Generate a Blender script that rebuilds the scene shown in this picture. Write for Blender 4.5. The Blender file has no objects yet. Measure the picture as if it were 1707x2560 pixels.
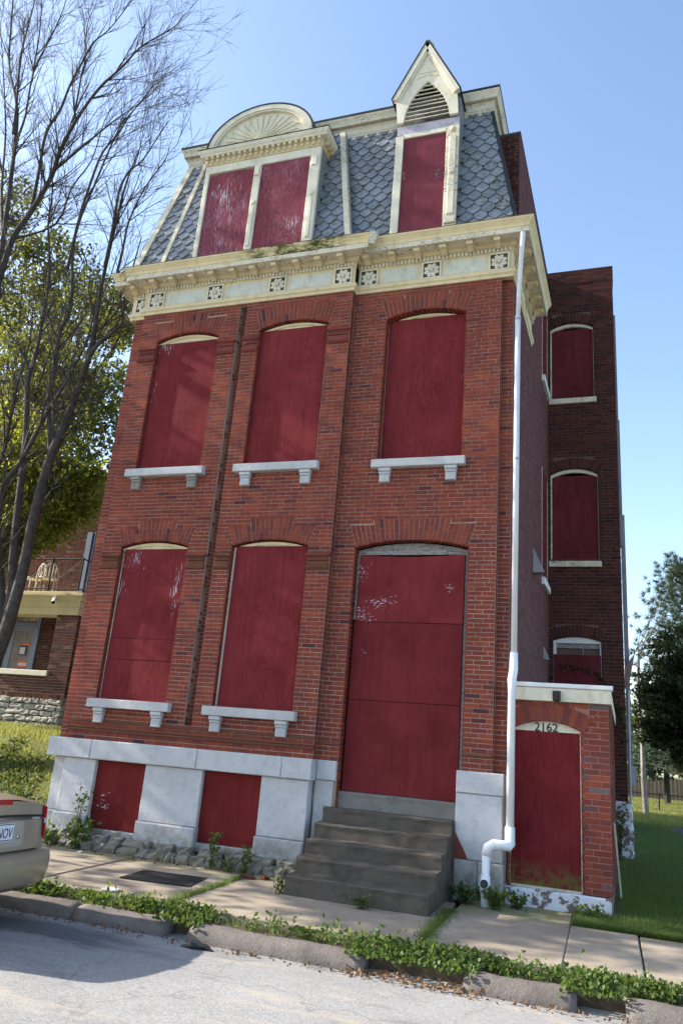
import bpy, math, random
import numpy as np
from mathutils import Vector, Matrix

rnd = random.Random(11)
nrs = np.random.RandomState(5)
sc = bpy.context.scene
col = sc.collection

# ------------------------------------------------------------------ camera, sky, sun, exposure
cam_d = bpy.data.cameras.new('camera')
cam = bpy.data.objects.new('camera', cam_d)
col.objects.link(cam)
R_ = Vector((0.94582367, 0.31473362, 0.07975174))
U_ = Vector((0.02210411, -0.30747987, 0.95129782))
F_ = Vector((-0.32392746, 0.89799715, 0.29777864))
cam.matrix_world = Matrix(((R_.x, U_.x, -F_.x, 0), (R_.y, U_.y, -F_.y, 0), (R_.z, U_.z, -F_.z, 1.8), (0, 0, 0, 1)))
cam_d.sensor_fit = 'VERTICAL'
cam_d.sensor_height = 36
cam_d.sensor_width = 24
cam_d.lens = 26.59
cam_d.clip_end = 3000
sc.camera = cam

TO_SUN = Vector((-1.0, -0.12, 0.56)).normalized()
world = bpy.data.worlds.new('World')
sc.world = world
world.use_nodes = True
wn = world.node_tree
sky = wn.nodes.new('ShaderNodeTexSky')
sky.sky_type = 'NISHITA'
sky.sun_disc = False
sky.sun_elevation = math.asin(TO_SUN.z)
sky.sun_rotation = math.atan2(TO_SUN.x, TO_SUN.y)
sky.altitude = 150
sky.air_density = 1.0
sky.dust_density = 1.3
sky.ozone_density = 1.1
bg = wn.nodes['Background']
bg.inputs['Strength'].default_value = 0.145
wn.links.new(sky.outputs[0], bg.inputs['Color'])
sun_d = bpy.data.lights.new('sun', 'SUN')
sun_d.energy = 4.2
sun_d.angle = math.radians(0.55)
sun_d.color = (1.0, 0.93, 0.82)
sun = bpy.data.objects.new('sun', sun_d)
sun.rotation_euler = (-TO_SUN).to_track_quat('-Z', 'Y').to_euler()
sun.location = (-30, -4, 40)
col.objects.link(sun)
vs = sc.view_settings
vs.view_transform = 'Standard'
vs.look = 'None'
vs.exposure = 1.45
vs.gamma = 1.0
vs.use_curve_mapping = False

# ------------------------------------------------------------------ helpers
WO = {}
def tag(o, label=None, cat=None, group=None, kind=None):
    if label: o['label'] = label
    if cat: o['category'] = cat
    if group: o['group'] = group
    if kind: o['kind'] = kind
    return o
def thing(name, loc, label, cat, group=None):
    o = bpy.data.objects.new(name, None)
    o.empty_display_size = 0.3
    col.objects.link(o)
    o.location = loc
    WO[o] = Vector(loc)
    return tag(o, label, cat, group)
def link(name, me, mats, parent=None, at=None, smooth=False):
    """link mesh data; 'at' = world position of the object's origin (mesh verts relative to it)"""
    o = bpy.data.objects.new(name, me)
    if mats is not None and not me.materials:
        for m in (mats if isinstance(mats, (list, tuple)) else [mats]):
            me.materials.append(m)
    w = Vector(at) if at is not None else Vector((0, 0, 0))
    col.objects.link(o)
    if parent is not None:
        o.parent = parent
        o.location = w - WO[parent]
    else:
        o.location = w
    WO[o] = w
    return o
class Frame:
    """local (u, d, z): u along a wall, d outwards from it"""
    def __init__(s, o, u, n):
        s.o = Vector(o); s.u = Vector(u).normalized(); s.n = Vector(n).normalized()
    def __call__(s, u, d, z):
        p = s.o + s.u * u + s.n * d
        return (p.x, p.y, p.z + z)
WORLD = Frame((0, 0, 0), (1, 0, 0), (0, -1, 0))       # u = X, d = -Y
BOXF = ((0, 1, 2, 3), (7, 6, 5, 4), (0, 4, 5, 1), (1, 5, 6, 2), (2, 6, 7, 3), (3, 7, 4, 0))
class MB:
    def __init__(s):
        s.v = []; s.f = []; s.m = []; s.mi = 0
    def add(s, vs, fs):
        b = len(s.v)
        s.v.extend([tuple(v) for v in vs])
        for f in fs:
            s.f.append(tuple(b + i for i in f)); s.m.append(s.mi)
    def box(s, x0, x1, y0, y1, z0, z1):
        s.add([(x0, y0, z0), (x0, y1, z0), (x1, y1, z0), (x1, y0, z0), (x0, y0, z1), (x0, y1, z1), (x1, y1, z1), (x1, y0, z1)], BOXF)
        return s
    def fbox(s, fr, u0, u1, d0, d1, z0, z1, back=True):
        """box in a frame; d0 inner (lower), d1 outer"""
        v = [fr(u0, d1, z0), fr(u0, d0, z0), fr(u1, d0, z0), fr(u1, d1, z0), fr(u0, d1, z1), fr(u0, d0, z1), fr(u1, d0, z1), fr(u1, d1, z1)]
        s.add(v, BOXF if back else (BOXF[0], BOXF[1], BOXF[2], BOXF[4], BOXF[5]))
        return s
    def cbox(s, fr, u0, u1, d0, d1, z0, z1, c=0.006):
        """box with chamfered front edges"""
        v = []
        for (uu0, uu1, d, zz0, zz1) in ((u0, u1, d0, z0, z1), (u0, u1, d1 - c, z0, z1), (u0 + c, u1 - c, d1, z0 + c, z1 - c)):
            v += [fr(uu0, d, zz0), fr(uu1, d, zz0), fr(uu1, d, zz1), fr(uu0, d, zz1)]
        f = [(3, 2, 1, 0), (8, 9, 10, 11)]
        for a in (0, 4):
            for k in range(4):
                f.append((a + k, a + (k + 1) % 4, a + 4 + (k + 1) % 4, a + 4 + k))
        s.add(v, f)
        return s
    def prism(s, fr, poly, d0, d1):
        """polygon [(u,z)] counter-clockwise seen from outside, between depths d0 < d1"""
        n = len(poly)
        v = [fr(u, d1, z) for u, z in poly] + [fr(u, d0, z) for u, z in poly]
        f = [tuple(range(n)), tuple(range(2 * n - 1, n - 1, -1))]
        for i in range(n):
            j = (i + 1) % n
            f.append((i, n + i, n + j, j))
        s.add(v, f)
        return s
    def ring(s, fr, outer, inner, d0, d1, closed=False):
        """band between two polylines of equal count"""
        n = len(outer)
        v = [fr(u, d1, z) for u, z in outer] + [fr(u, d1, z) for u, z in inner] + [fr(u, d0, z) for u, z in outer] + [fr(u, d0, z) for u, z in inner]
        f = []
        for i in range(n if closed else n - 1):
            j = (i + 1) % n
            f += [(i, j, n + j, n + i), (2 * n + i, i + 3 * n, j + 3 * n, 2 * n + j), (i, 2 * n + i, 2 * n + j, j), (n + i, n + j, 3 * n + j, 3 * n + i)]
        if not closed:
            f += [(0, n, 3 * n, 2 * n), (n - 1, 3 * n - 1, 4 * n - 1, 2 * n - 1)]
        s.add(v, f)
        return s
    def tube(s, pts, rad, n=8, caps=True):
        pts = [Vector(p) for p in pts]
        m = len(pts)
        if not isinstance(rad, (list, tuple)): rad = [rad] * m
        ref = Vector((0.31, 0.17, 0.93))
        rings = []
        pv = None
        for i, p in enumerate(pts):
            t = (pts[min(i + 1, m - 1)] - pts[max(i - 1, 0)])
            t = t.normalized() if t.length > 1e-9 else Vector((0, 0, 1))
            if pv is None:
                a = ref.cross(t)
                if a.length < 0.05: a = Vector((1, 0, 0)).cross(t)
            else:
                a = pv - t * pv.dot(t)
                if a.length < 1e-6: a = ref.cross(t)
            a.normalize(); pv = a
            b = t.cross(a)
            rings.append([p + (a * math.cos(2 * math.pi * k / n) + b * math.sin(2 * math.pi * k / n)) * rad[i] for k in range(n)])
        v = [q for r in rings for q in r]
        f = []
        for i in range(m - 1):
            for k in range(n):
                l = (k + 1) % n
                f.append((i * n + k, i * n + l, (i + 1) * n + l, (i + 1) * n + k))
        if caps:
            f.append(tuple(range(n - 1, -1, -1))); f.append(tuple((m - 1) * n + k for k in range(n)))
        s.add(v, f)
        return s
    def lathe(s, c, prof, n=16, axis='z'):
        """profile [(r, h)] round an axis through c"""
        v = []
        for r, h in prof:
            for k in range(n):
                a = 2 * math.pi * k / n
                if axis == 'z': v.append((c[0] + r * math.cos(a), c[1] + r * math.sin(a), c[2] + h))
                elif axis == 'y': v.append((c[0] + r * math.cos(a), c[1] - h, c[2] + r * math.sin(a)))
                else: v.append((c[0] + h, c[1] + r * math.cos(a), c[2] + r * math.sin(a)))
        f = []
        m = len(prof)
        for i in range(m - 1):
            for k in range(n):
                l = (k + 1) % n
                f.append((i * n + k, i * n + l, (i + 1) * n + l, (i + 1) * n + k))
        f.append(tuple(range(n - 1, -1, -1))); f.append(tuple((m - 1) * n + k for k in range(n)))
        s.add(v, f)
        return s
    def build(s, name, mats, parent=None, at=None, smooth=False, kind=None, label=None):
        me = bpy.data.meshes.new(name)
        if at is not None:
            a = Vector(at)
            me.from_pydata([(x - a.x, y - a.y, z - a.z) for x, y, z in s.v], [], s.f)
        else:
            me.from_pydata(s.v, [], s.f)
        if isinstance(mats, (list, tuple)) and len(mats) > 1:
            me.polygons.foreach_set('material_index', s.m)
        if smooth:
            me.polygons.foreach_set('use_smooth', [True] * len(me.polygons))
        o = link(name, me, mats, parent, at)
        if kind: o['kind'] = kind
        if label: o['label'] = label
        return o
def np_mesh(name, V, F, mats, parent=None, at=None, kind=None, smooth=False):
    me = bpy.data.meshes.new(name)
    V = np.asarray(V, np.float32); F = np.asarray(F, np.int32)
    if at is not None: V = V - np.array(at, np.float32)
    nf, k = F.shape
    me.vertices.add(len(V)); me.vertices.foreach_set('co', V.ravel())
    me.loops.add(nf * k); me.loops.foreach_set('vertex_index', F.ravel())
    me.polygons.add(nf)
    me.polygons.foreach_set('loop_start', np.arange(0, nf * k, k, dtype=np.int32))
    me.polygons.foreach_set('loop_total', np.full(nf, k, np.int32))
    if smooth: me.polygons.foreach_set('use_smooth', np.ones(nf, bool))
    me.update(calc_edges=True)
    o = link(name, me, mats, parent, at)
    if kind: o['kind'] = kind
    return o
def clip(poly, a, b):
    """keep the part of poly left of the line a->b"""
    out = []
    side = lambda p: (b[0] - a[0]) * (p[1] - a[1]) - (b[1] - a[1]) * (p[0] - a[0])
    for i in range(len(poly)):
        p, q = poly[i], poly[(i + 1) % len(poly)]
        sp, sq = side(p), side(q)
        if sp >= 0: out.append(p)
        if sp * sq < 0:
            t = sp / (sp - sq)
            out.append((p[0] + (q[0] - p[0]) * t, p[1] + (q[1] - p[1]) * t))
    return out
def clip_convex(poly, reg):
    for i in range(len(reg)):
        poly = clip(poly, reg[i], reg[(i + 1) % len(reg)])
        if len(poly) < 3: return []
    return poly

# ------------------------------------------------------------------ materials
class Mat:
    def __init__(s, name, rough=0.8, spec=0.3):
        s.m = bpy.data.materials.new(name); s.m.use_nodes = True
        s.nt = s.m.node_tree
        s.b = s.nt.nodes['Principled BSDF']
        s.b.inputs['Roughness'].default_value = rough
        s.b.inputs['Specular IOR Level'].default_value = spec
        s.pos = s.n('ShaderNodeNewGeometry').outputs['Position']
    def n(s, typ, ins=None, **at):
        nd = s.nt.nodes.new(typ)
        for k, v in at.items(): setattr(nd, k, v)
        for k, v in (ins or {}).items():
            if isinstance(v, bpy.types.NodeSocket): s.nt.links.new(v, nd.inputs[k])
            else: nd.inputs[k].default_value = v
        return nd
    def vec(s, x, y, z, src=None):
        return s.n('ShaderNodeVectorMath', {0: src or s.pos, 1: (x, y, z)}, operation='MULTIPLY').outputs[0]
    def noise(s, scale, detail=4, rough=0.55, src=None, dist=0.0):
        return s.n('ShaderNodeTexNoise', {'Vector': src or s.pos, 'Scale': scale, 'Detail': detail, 'Roughness': rough, 'Distortion': dist}).outputs['Fac']
    def voro(s, scale, src=None, feature='F1', out='Distance'):
        return s.n('ShaderNodeTexVoronoi', {'Vector': src or s.pos, 'Scale': scale}, feature=feature).outputs[out]
    def math(s, op, a, b=0.0, c=0.0, clamp=False):
        nd = s.n('ShaderNodeMath', {0: a, 1: b, 2: c}, operation=op)
        nd.use_clamp = clamp
        return nd.outputs[0]
    def ramp(s, fac, stops, interp='LINEAR'):
        nd = s.n('ShaderNodeValToRGB', {'Fac': fac})
        cr = nd.color_ramp; cr.interpolation = interp
        while len(cr.elements) < len(stops): cr.elements.new(0.5)
        for e, (p, c) in zip(cr.elements, stops):
            e.position = p
            e.color = (c, c, c, 1) if isinstance(c, (int, float)) else (*c, 1)
        return nd.outputs['Color']
    def step(s, fac, lo, hi):
        return s.n('ShaderNodeMapRange', {'Value': fac, 'From Min': lo, 'From Max': hi}).outputs[0]
    def mix(s, f, a, b, blend='MIX'):
        nd = s.n('ShaderNodeMix', data_type='RGBA', blend_type=blend)
        for i, v in ((0, f), (6, a), (7, b)):
            if isinstance(v, bpy.types.NodeSocket): s.nt.links.new(v, nd.inputs[i])
            else: nd.inputs[i].default_value = (*v, 1) if isinstance(v, tuple) else v
        return nd.outputs[2]
    def color(s, c):
        if isinstance(c, tuple): s.b.inputs['Base Color'].default_value = (*c, 1)
        else: s.nt.links.new(c, s.b.inputs['Base Color'])
        return s
    def rough(s, r):
        s.nt.links.new(r, s.b.inputs['Roughness']); return s
    def bump(s, h, strength=0.3, dist=0.01):
        nd = s.n('ShaderNodeBump', {'Height': h, 'Strength': strength, 'Distance': dist})
        s.nt.links.new(nd.outputs[0], s.b.inputs['Normal']); return s
    def sep(s):
        return s.n('ShaderNodeSeparateXYZ', {0: s.pos}).outputs
    def rand(s):
        a = s.n('ShaderNodeObjectInfo').outputs['Random']
        b = s.n('ShaderNodeNewGeometry').outputs['Random Per Island']
        return s.math('FRACT', s.math('ADD', s.math('MULTIPLY', a, 7.31), b))
def simple(name, c, rough=0.8, var=0.25, scale=6.0, bump=0.0, bscale=60.0, spec=0.3, metal=0.0):
    m = Mat(name, rough, spec)
    d = tuple(x * (1 - var) for x in c); l = tuple(min(1, x * (1 + var)) for x in c)
    m.color(m.ramp(m.noise(scale, 6, 0.6), [(0.3, d), (0.7, l)]))
    m.b.inputs['Metallic'].default_value = metal
    if bump: m.bump(m.noise(bscale, 5, 0.6), bump, 0.01)
    return m.m

def brick_mat(name, stops, grime=(0.10, 0.045, 0.04), fleck=0.70, gr=0.5):
    m = Mat(name, 0.92, 0.06)
    c = m.ramp(m.rand(), stops)
    v = m.noise(3.1, 5, 0.65)
    c = m.mix(m.step(v, 0.45, 0.75), c, grime)
    st_ = m.noise(5.0, 4, 0.6, m.vec(3.0, 3.0, 0.18))
    c = m.mix(m.math('MULTIPLY', m.step(st_, 0.50, 0.72), 0.55), c, tuple(x * 0.8 for x in grime))
    n2 = m.noise(38, 5, 0.7)
    c = m.mix(m.math('MULTIPLY', m.step(n2, 0.42, 0.75), 0.45), c, tuple(x * 0.55 for x in stops[0][1]))
    w = m.math('MULTIPLY', m.step(m.noise(21, 3, 0.7), fleck, fleck + 0.05), m.step(m.noise(1.3, 3), 0.45, 0.65))
    c = m.mix(w, c, (0.42, 0.33, 0.30))
    m.color(c)
    m.bump(m.noise(90, 4, 0.7), 0.35, 0.006)
    return m.m
BRICK = brick_mat('face_brick', [(0.0, (0.238, 0.056, 0.034)), (0.25, (0.268, 0.066, 0.037)), (0.5, (0.218, 0.052, 0.035)), (0.75, (0.202, 0.050, 0.038)),
                                 (0.90, (0.170, 0.046, 0.040)), (0.965, (0.145, 0.042, 0.040)), (0.985, (0.075, 0.032, 0.036)), (1.0, (0.045, 0.028, 0.036))], (0.145, 0.043, 0.036))
BRICK_GATE = brick_mat('gate_brick', [(0.0, (0.215, 0.052, 0.033)), (0.3, (0.265, 0.072, 0.040)), (0.5, (0.165, 0.043, 0.035)), (0.7, (0.20, 0.052, 0.038)), (0.88, (0.10, 0.04, 0.04)), (0.95, (0.13, 0.11, 0.115)), (1.0, (0.11, 0.09, 0.095))], (0.17, 0.06, 0.05), 0.64)
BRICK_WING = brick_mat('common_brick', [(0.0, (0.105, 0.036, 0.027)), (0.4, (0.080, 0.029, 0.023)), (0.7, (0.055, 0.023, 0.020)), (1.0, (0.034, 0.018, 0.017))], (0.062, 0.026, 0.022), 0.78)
BRICK_SIDE = brick_mat('side_brick', [(0.0, (0.19, 0.082, 0.076)), (0.4, (0.165, 0.075, 0.073)), (0.8, (0.14, 0.067, 0.07)), (1.0, (0.115, 0.06, 0.066))], (0.115, 0.062, 0.064), 0.75)
BRICK_FAR = brick_mat('dark_brick', [(0.0, (0.13, 0.045, 0.033)), (0.35, (0.075, 0.034, 0.028)), (0.6, (0.15, 0.066, 0.048)), (0.8, (0.045, 0.028, 0.025)), (1.0, (0.22, 0.14, 0.11))], (0.08, 0.035, 0.03), 0.66)
def mortar_mat(name, c):
    m = Mat(name, 0.95, 0.05)
    m.color(m.mix(m.step(m.noise(2.5, 5, 0.6), 0.4, 0.75), c, tuple(x * 0.62 for x in c)))
    m.bump(m.noise(140, 3), 0.3, 0.004)
    return m.m
MORTAR = mortar_mat('lime_mortar', (0.355, 0.255, 0.208))
MORTAR_GATE = mortar_mat('pink_mortar', (0.34, 0.165, 0.135))
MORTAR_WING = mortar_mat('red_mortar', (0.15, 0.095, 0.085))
MORTAR_FAR = mortar_mat('grey_mortar', (0.30, 0.26, 0.23))

def board_mat(name, base, chip=0.0, chip_scale=30.0, stretch=(1, 1, 1), fade=0.0, grain=0.35, moss=0.0, fadecol=(0.36, 0.26, 0.33), seed=0.0, zones=()):
    """painted plywood; zones = ellipses (x, z, rx, rz) where the paint has flaked off"""
    m = Mat(name, 0.75, 0.05)
    off = m.n('ShaderNodeVectorMath', {0: m.pos, 1: (seed, seed * 1.7, seed * 0.6)}, operation='ADD').outputs[0]
    dark = tuple(x * 0.74 for x in base); lite = tuple(min(1, x * 1.12 + 0.004) for x in base)
    c = m.ramp(m.noise(1.7, 4, 0.6, off), [(0.3, dark), (0.7, lite)])
    g = m.noise(2.2, 3, 0.5, m.vec(2.6, 2.6, 0.30, off), 1.4)
    gr = m.math('FRACT', m.math('MULTIPLY', g, 13.0))
    tri = m.math('ABSOLUTE', m.math('SUBTRACT', gr, 0.5))
    gl = m.step(tri, 0.18, 0.5)
    c = m.mix(m.math('MULTIPLY', gl, min(1.0, grain * 0.8)), c, tuple(min(1, x * 1.40 + 0.012) for x in base))
    if fade:
        fm = m.math('MULTIPLY', m.step(m.noise(0.9, 3, 0.5, off), 0.44, 0.66), m.step(tri, 0.22, 0.42))
        fm = m.math('MULTIPLY', fm, m.step(m.noise(14, 4, 0.7, m.vec(2, 1, .35, off)), 0.40, 0.60))
        c = m.mix(m.math('MULTIPLY', fm, fade), c, fadecol)
    xyz = m.sep()
    nz = m.noise(chip_scale, 4, 0.62, m.vec(*stretch, off))
    for zx, zz_, rx, rz in zones:
        ex = m.math('DIVIDE', m.math('SUBTRACT', xyz[0], zx), rx); ez = m.math('DIVIDE', m.math('SUBTRACT', xyz[2], zz_), rz)
        d = m.math('SQRT', m.math('ADD', m.math('MULTIPLY', ex, ex), m.math('MULTIPLY', ez, ez)))
        v = m.math('SUBTRACT', 1.0, d, clamp=True)
        f = m.step(m.math('ADD', nz, m.math('MULTIPLY', v, 0.17)), 0.735 - chip * 0.06, 0.755 - chip * 0.06)
        c = m.mix(m.math('MULTIPLY', f, m.step(v, 0.0, 0.12)), c, (0.46, 0.46, 0.50))
    rs_ = m.noise(6.0, 4, 0.6, m.vec(2.2, 2.2, 0.14, off))
    c = m.mix(m.math('MULTIPLY', m.step(rs_, 0.50, 0.72), 0.40), c, tuple(x * 0.55 for x in base))
    sp = m.step(m.noise(60, 2, 0.5, off), 0.80, 0.81)
    c = m.mix(m.math('MULTIPLY', sp, 0.5), c, (0.36, 0.28, 0.30))
    if moss:
        mm = m.math('MULTIPLY', m.step(xyz[2], moss + 0.30, moss), m.step(m.noise(9, 4, 0.7), 0.40, 0.62))
        c = m.mix(mm, c, (0.10, 0.11, 0.03))
    m.color(c)
    m.bump(g, 0.10, 0.02)
    return m.m
RED = (0.158, 0.0205, 0.0235)
BOARD = board_mat('red_painted_plywood', RED, grain=0.5)
BOARD2 = board_mat('red_painted_plywood_scuffed', RED, chip=-0.2, chip_scale=46, stretch=(1, 1, 0.6), grain=0.5, seed=3.0, zones=((-1.96, 7.55, 0.12, 0.5),))
BOARD_CHIP = board_mat('red_plywood_chipped', (0.172, 0.0245, 0.026), chip=0.3, chip_scale=36, stretch=(0.6, 1, 1.4), grain=0.12, seed=7.3, zones=((-3.40, 3.68, 0.50, 0.30), (-3.05, 3.88, 0.45, 0.22), (-3.40, 4.35, 0.25, 0.3), (-2.05, 4.1, 0.16, 0.12)))
BOARD_DOOR = board_mat('red_plywood_door', (0.146, 0.0205, 0.0225), chip=-0.2, chip_scale=44, stretch=(0.6, 1, 1.3), grain=0.15, seed=12.0, zones=((-3.25, 3.15, 0.14, 0.10),))
BOARD_STREAK = board_mat('red_plywood_streaked', RED, chip=0.55, chip_scale=26, stretch=(3.0, 1, 0.22), grain=0.35, seed=21.0, zones=((-7.46, 4.1, 0.22, 0.7), (-7.20, 4.5, 0.35, 0.3), (-6.38, 4.0, 0.16, 0.7), (-7.48, 7.7, 0.16, 0.8), (-7.3, 8.4, 0.3, 0.2)))
BOARD_BASE = board_mat('red_basement_board', (0.150, 0.018, 0.017), chip=0.2, chip_scale=26, stretch=(0.5, 1, 1.5), grain=0.15, seed=30.0, zones=((-7.05, 0.78, 0.30, 0.28),))
BOARD_FADE = board_mat('faded_red_plywood', (0.195, 0.045, 0.062), chip=0.4, chip_scale=24, stretch=(3.2, 1, 0.22), fade=0.8, grain=0.6, seed=40.0, zones=((-6.5, 11.4, 0.5, 0.7), (-5.0, 10.5, 0.25, 0.4), (-6.3, 10.06, 0.6, 0.22)))
BOARD_FADE2 = board_mat('maroon_plywood', (0.170, 0.038, 0.053), chip=0.0, chip_scale=44, grain=0.25, seed=44.0, zones=((-2.5, 11.2, 0.18, 0.35), (-3.08, 11.3, 0.10, 0.35)))
BOARD_GATE = board_mat('red_gate_board', (0.140, 0.0155, 0.018), grain=0.35, moss=0.40, seed=50.0)
BOARD_WING = board_mat('dark_red_plywood', (0.115, 0.018, 0.024), grain=0.6, seed=60.0)

def paint_mat(name, c, under=(0.20, 0.175, 0.15), peel=0.5, dirt=0.5, moss=None):
    m = Mat(name, 0.72, 0.25)
    k = m.ramp(m.noise(2.3, 5, 0.6), [(0.3, tuple(x * 0.86 for x in c)), (0.7, c)])
    k = m.mix(m.math('MULTIPLY', m.step(m.noise(7, 5, 0.7, m.vec(1, 1, 0.45)), 0.50, 0.78), dirt), k, tuple(x * y for x, y in zip(c, (0.50, 0.43, 0.32))))
    p = m.math('MULTIPLY', m.step(m.noise(26, 5, 0.7, m.vec(0.8, 0.8, 1.3)), 0.70 - peel * 0.13, 0.73 - peel * 0.13), m.step(m.noise(1.9, 4, 0.65), 0.44, 0.58))
    k = m.mix(p, k, under)
    if moss:
        x = m.sep()[0]
        mm = m.math('MULTIPLY', m.math('MULTIPLY', m.step(x, moss[0], moss[0] + 0.5), m.step(x, moss[1], moss[1] - 0.4)), m.step(m.noise(6, 5, 0.75, m.vec(0.5, 1, 1.6)), 0.42, 0.55))
        k = m.mix(mm, k, m.ramp(m.noise(16, 3), [(0.35, (0.035, 0.04, 0.015)), (0.7, (0.15, 0.16, 0.04))]))
    m.color(k)
    m.bump(p, 0.35, 0.003)
    return m.m
CREAM = paint_mat('cream_paint', (0.68, 0.565, 0.35), peel=0.45, dirt=0.6)
CREAM_OLD = paint_mat('peeling_cream_paint', (0.68, 0.62, 0.48), peel=1.15, dirt=0.8)
CREAM_MOSS = paint_mat('cream_paint_with_moss', (0.72, 0.60, 0.36), peel=0.4, dirt=0.5, moss=(-6.0, -3.6))
CREAM_PALE = paint_mat('pale_cream_paint', (0.70, 0.65, 0.52), peel=0.6, dirt=0.6)
PANEL = paint_mat('pale_frieze_panel', (0.60, 0.60, 0.52), under=(0.38, 0.38, 0.36), peel=0.5, dirt=0.7)
WHITE = paint_mat('white_trim_paint', (0.74, 0.74, 0.72), under=(0.4, 0.38, 0.35), peel=0.15, dirt=0.15)
BEIGE = paint_mat('beige_porch_paint', (0.70, 0.60, 0.38), peel=0.1, dirt=0.3)
m = Mat('white_pvc', 0.4, 0.4)
k = m.mix(m.math('MULTIPLY', m.step(m.noise(5, 5, 0.7, m.vec(2, 2, 0.35)), 0.48, 0.75), 0.45), (0.76, 0.77, 0.79), (0.40, 0.38, 0.34))
m.color(k)
PVC = m.m
m = Mat('grey_white_metal', 0.5, 0.35)
k = m.mix(m.math('MULTIPLY', m.step(m.noise(4, 6, 0.7, m.vec(2, 2, 0.3)), 0.45, 0.75), 0.5), (0.66, 0.66, 0.67), (0.36, 0.33, 0.31))
m.color(k)
LEADER = m.m
DARK = Mat('dark_void', 0.95, 0.0).color((0.012, 0.011, 0.011)).m
ROSE_BACK = simple('dark_recess_paint', (0.060, 0.048, 0.034), 0.9, 0.4, 20)
IRON = simple('dark_iron', (0.025, 0.024, 0.024), 0.7, 0.4, 30, 0.3, 80)
FLASH = simple('dark_flashing', (0.022, 0.023, 0.027), 0.6, 0.4, 5, 0.2, 30)
OLD_WOOD = None
m = Mat('weathered_grey_wood', 0.85, 0.2)
g = m.noise(5.0, 6, 0.6, m.vec(0.5, 1, 4.0), 1.8)
m.color(m.ramp(m.math('FRACT', m.math('MULTIPLY', g, 6.0)), [(0.0, (0.10, 0.085, 0.075)), (0.5, (0.27, 0.25, 0.24)), (1.0, (0.36, 0.34, 0.33))]))
m.bump(g, 0.3, 0.02)
OLD_WOOD = m.m

def stone_mat(name, c, moss_z=None, stain=0.4):
    m = Mat(name, 0.85, 0.25)
    k = m.ramp(m.noise(1.6, 6, 0.65), [(0.3, tuple(x * 0.80 for x in c)), (0.7, c)])
    k = m.mix(m.math('MULTIPLY', m.step(m.noise(9, 6, 0.7), 0.5, 0.8), stain), k, tuple(x * 0.45 for x in c))
    k = m.mix(m.step(m.noise(60, 3, 0.6), 0.70, 0.76), k, (0.16, 0.15, 0.15))
    if moss_z:
        z = m.sep()[2]
        mm = m.math('MULTIPLY', m.step(z, moss_z[1], moss_z[0]), m.step(m.noise(5, 5, 0.7), 0.36, 0.60))
        k = m.mix(mm, k, m.ramp(m.noise(22, 4, 0.7), [(0.35, (0.10, 0.10, 0.075)), (0.65, (0.17, 0.17, 0.09))]))
    m.color(k)
    m.bump(m.math('ADD', m.noise(34, 6, 0.7), m.noise(7, 4, 0.6)), 0.5, 0.012)
    return m.m
STONE = stone_mat('white_limestone', (0.52, 0.525, 0.54), (0.15, 0.75), 0.55)
STONE_LOW = stone_mat('weathered_limestone', (0.46, 0.46, 0.46), (0.25, 0.75), 0.6)
SILL = stone_mat('sill_limestone', (0.50, 0.50, 0.50), None, 0.55)
BRACKET_GREY = stone_mat('grey_weathered_bracket', (0.30, 0.28, 0.25), None, 0.7)
RUBBLE = stone_mat('mossy_rubble', (0.27, 0.255, 0.22), (0.0, 0.75), 0.7)
ROUGH_STONE = stone_mat('rough_cut_limestone', (0.40, 0.375, 0.32), None, 0.7)
m = Mat('patchy_whitewashed_stone', 0.9, 0.2)
m.color(m.mix(m.step(m.noise(5, 5, 0.7), 0.50, 0.55), (0.62, 0.63, 0.66), (0.16, 0.12, 0.11)))
m.bump(m.noise(12, 5, 0.7), 0.6, 0.03)
WHITEWASH = m.m

m = Mat('slate', 0.42, 0.45)
r = m.rand()
c = m.ramp(r, [(0.0, (0.185, 0.205, 0.24)), (0.4, (0.225, 0.243, 0.28)), (0.8, (0.27, 0.285, 0.32)), (1.0, (0.205, 0.213, 0.235))])
c = m.mix(m.math('MULTIPLY', m.step(m.noise(10, 5, 0.7), 0.42, 0.8), 0.6), c, (0.10, 0.11, 0.135))
big = m.noise(1.5, 4, 0.65)
c = m.mix(m.math('MULTIPLY', m.step(m.noise(13, 5, 0.75), 0.45, 0.62), m.step(big, 0.40, 0.56)), c, (0.085, 0.092, 0.042))
c = m.mix(m.math('MULTIPLY', m.step(m.noise(24, 5, 0.7), 0.55, 0.7), 0.7), c, (0.07, 0.075, 0.085))
c = m.mix(m.math('MULTIPLY', m.step(m.noise(17, 3, 0.6), 0.66, 0.70), m.step(big, 0.5, 0.62)), c, (0.30, 0.22, 0.04))
c = m.mix(m.step(m.noise(30, 2, 0.5, m.vec(1, 1, 0.35)), 0.73, 0.75), c, (0.45, 0.45, 0.47))
m.color(c)
m.rough(m.step(m.noise(8, 4), 0.0, 1.4))
m.bump(m.noise(40, 5, 0.65), 0.25, 0.006)
SLATE = m.m

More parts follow.
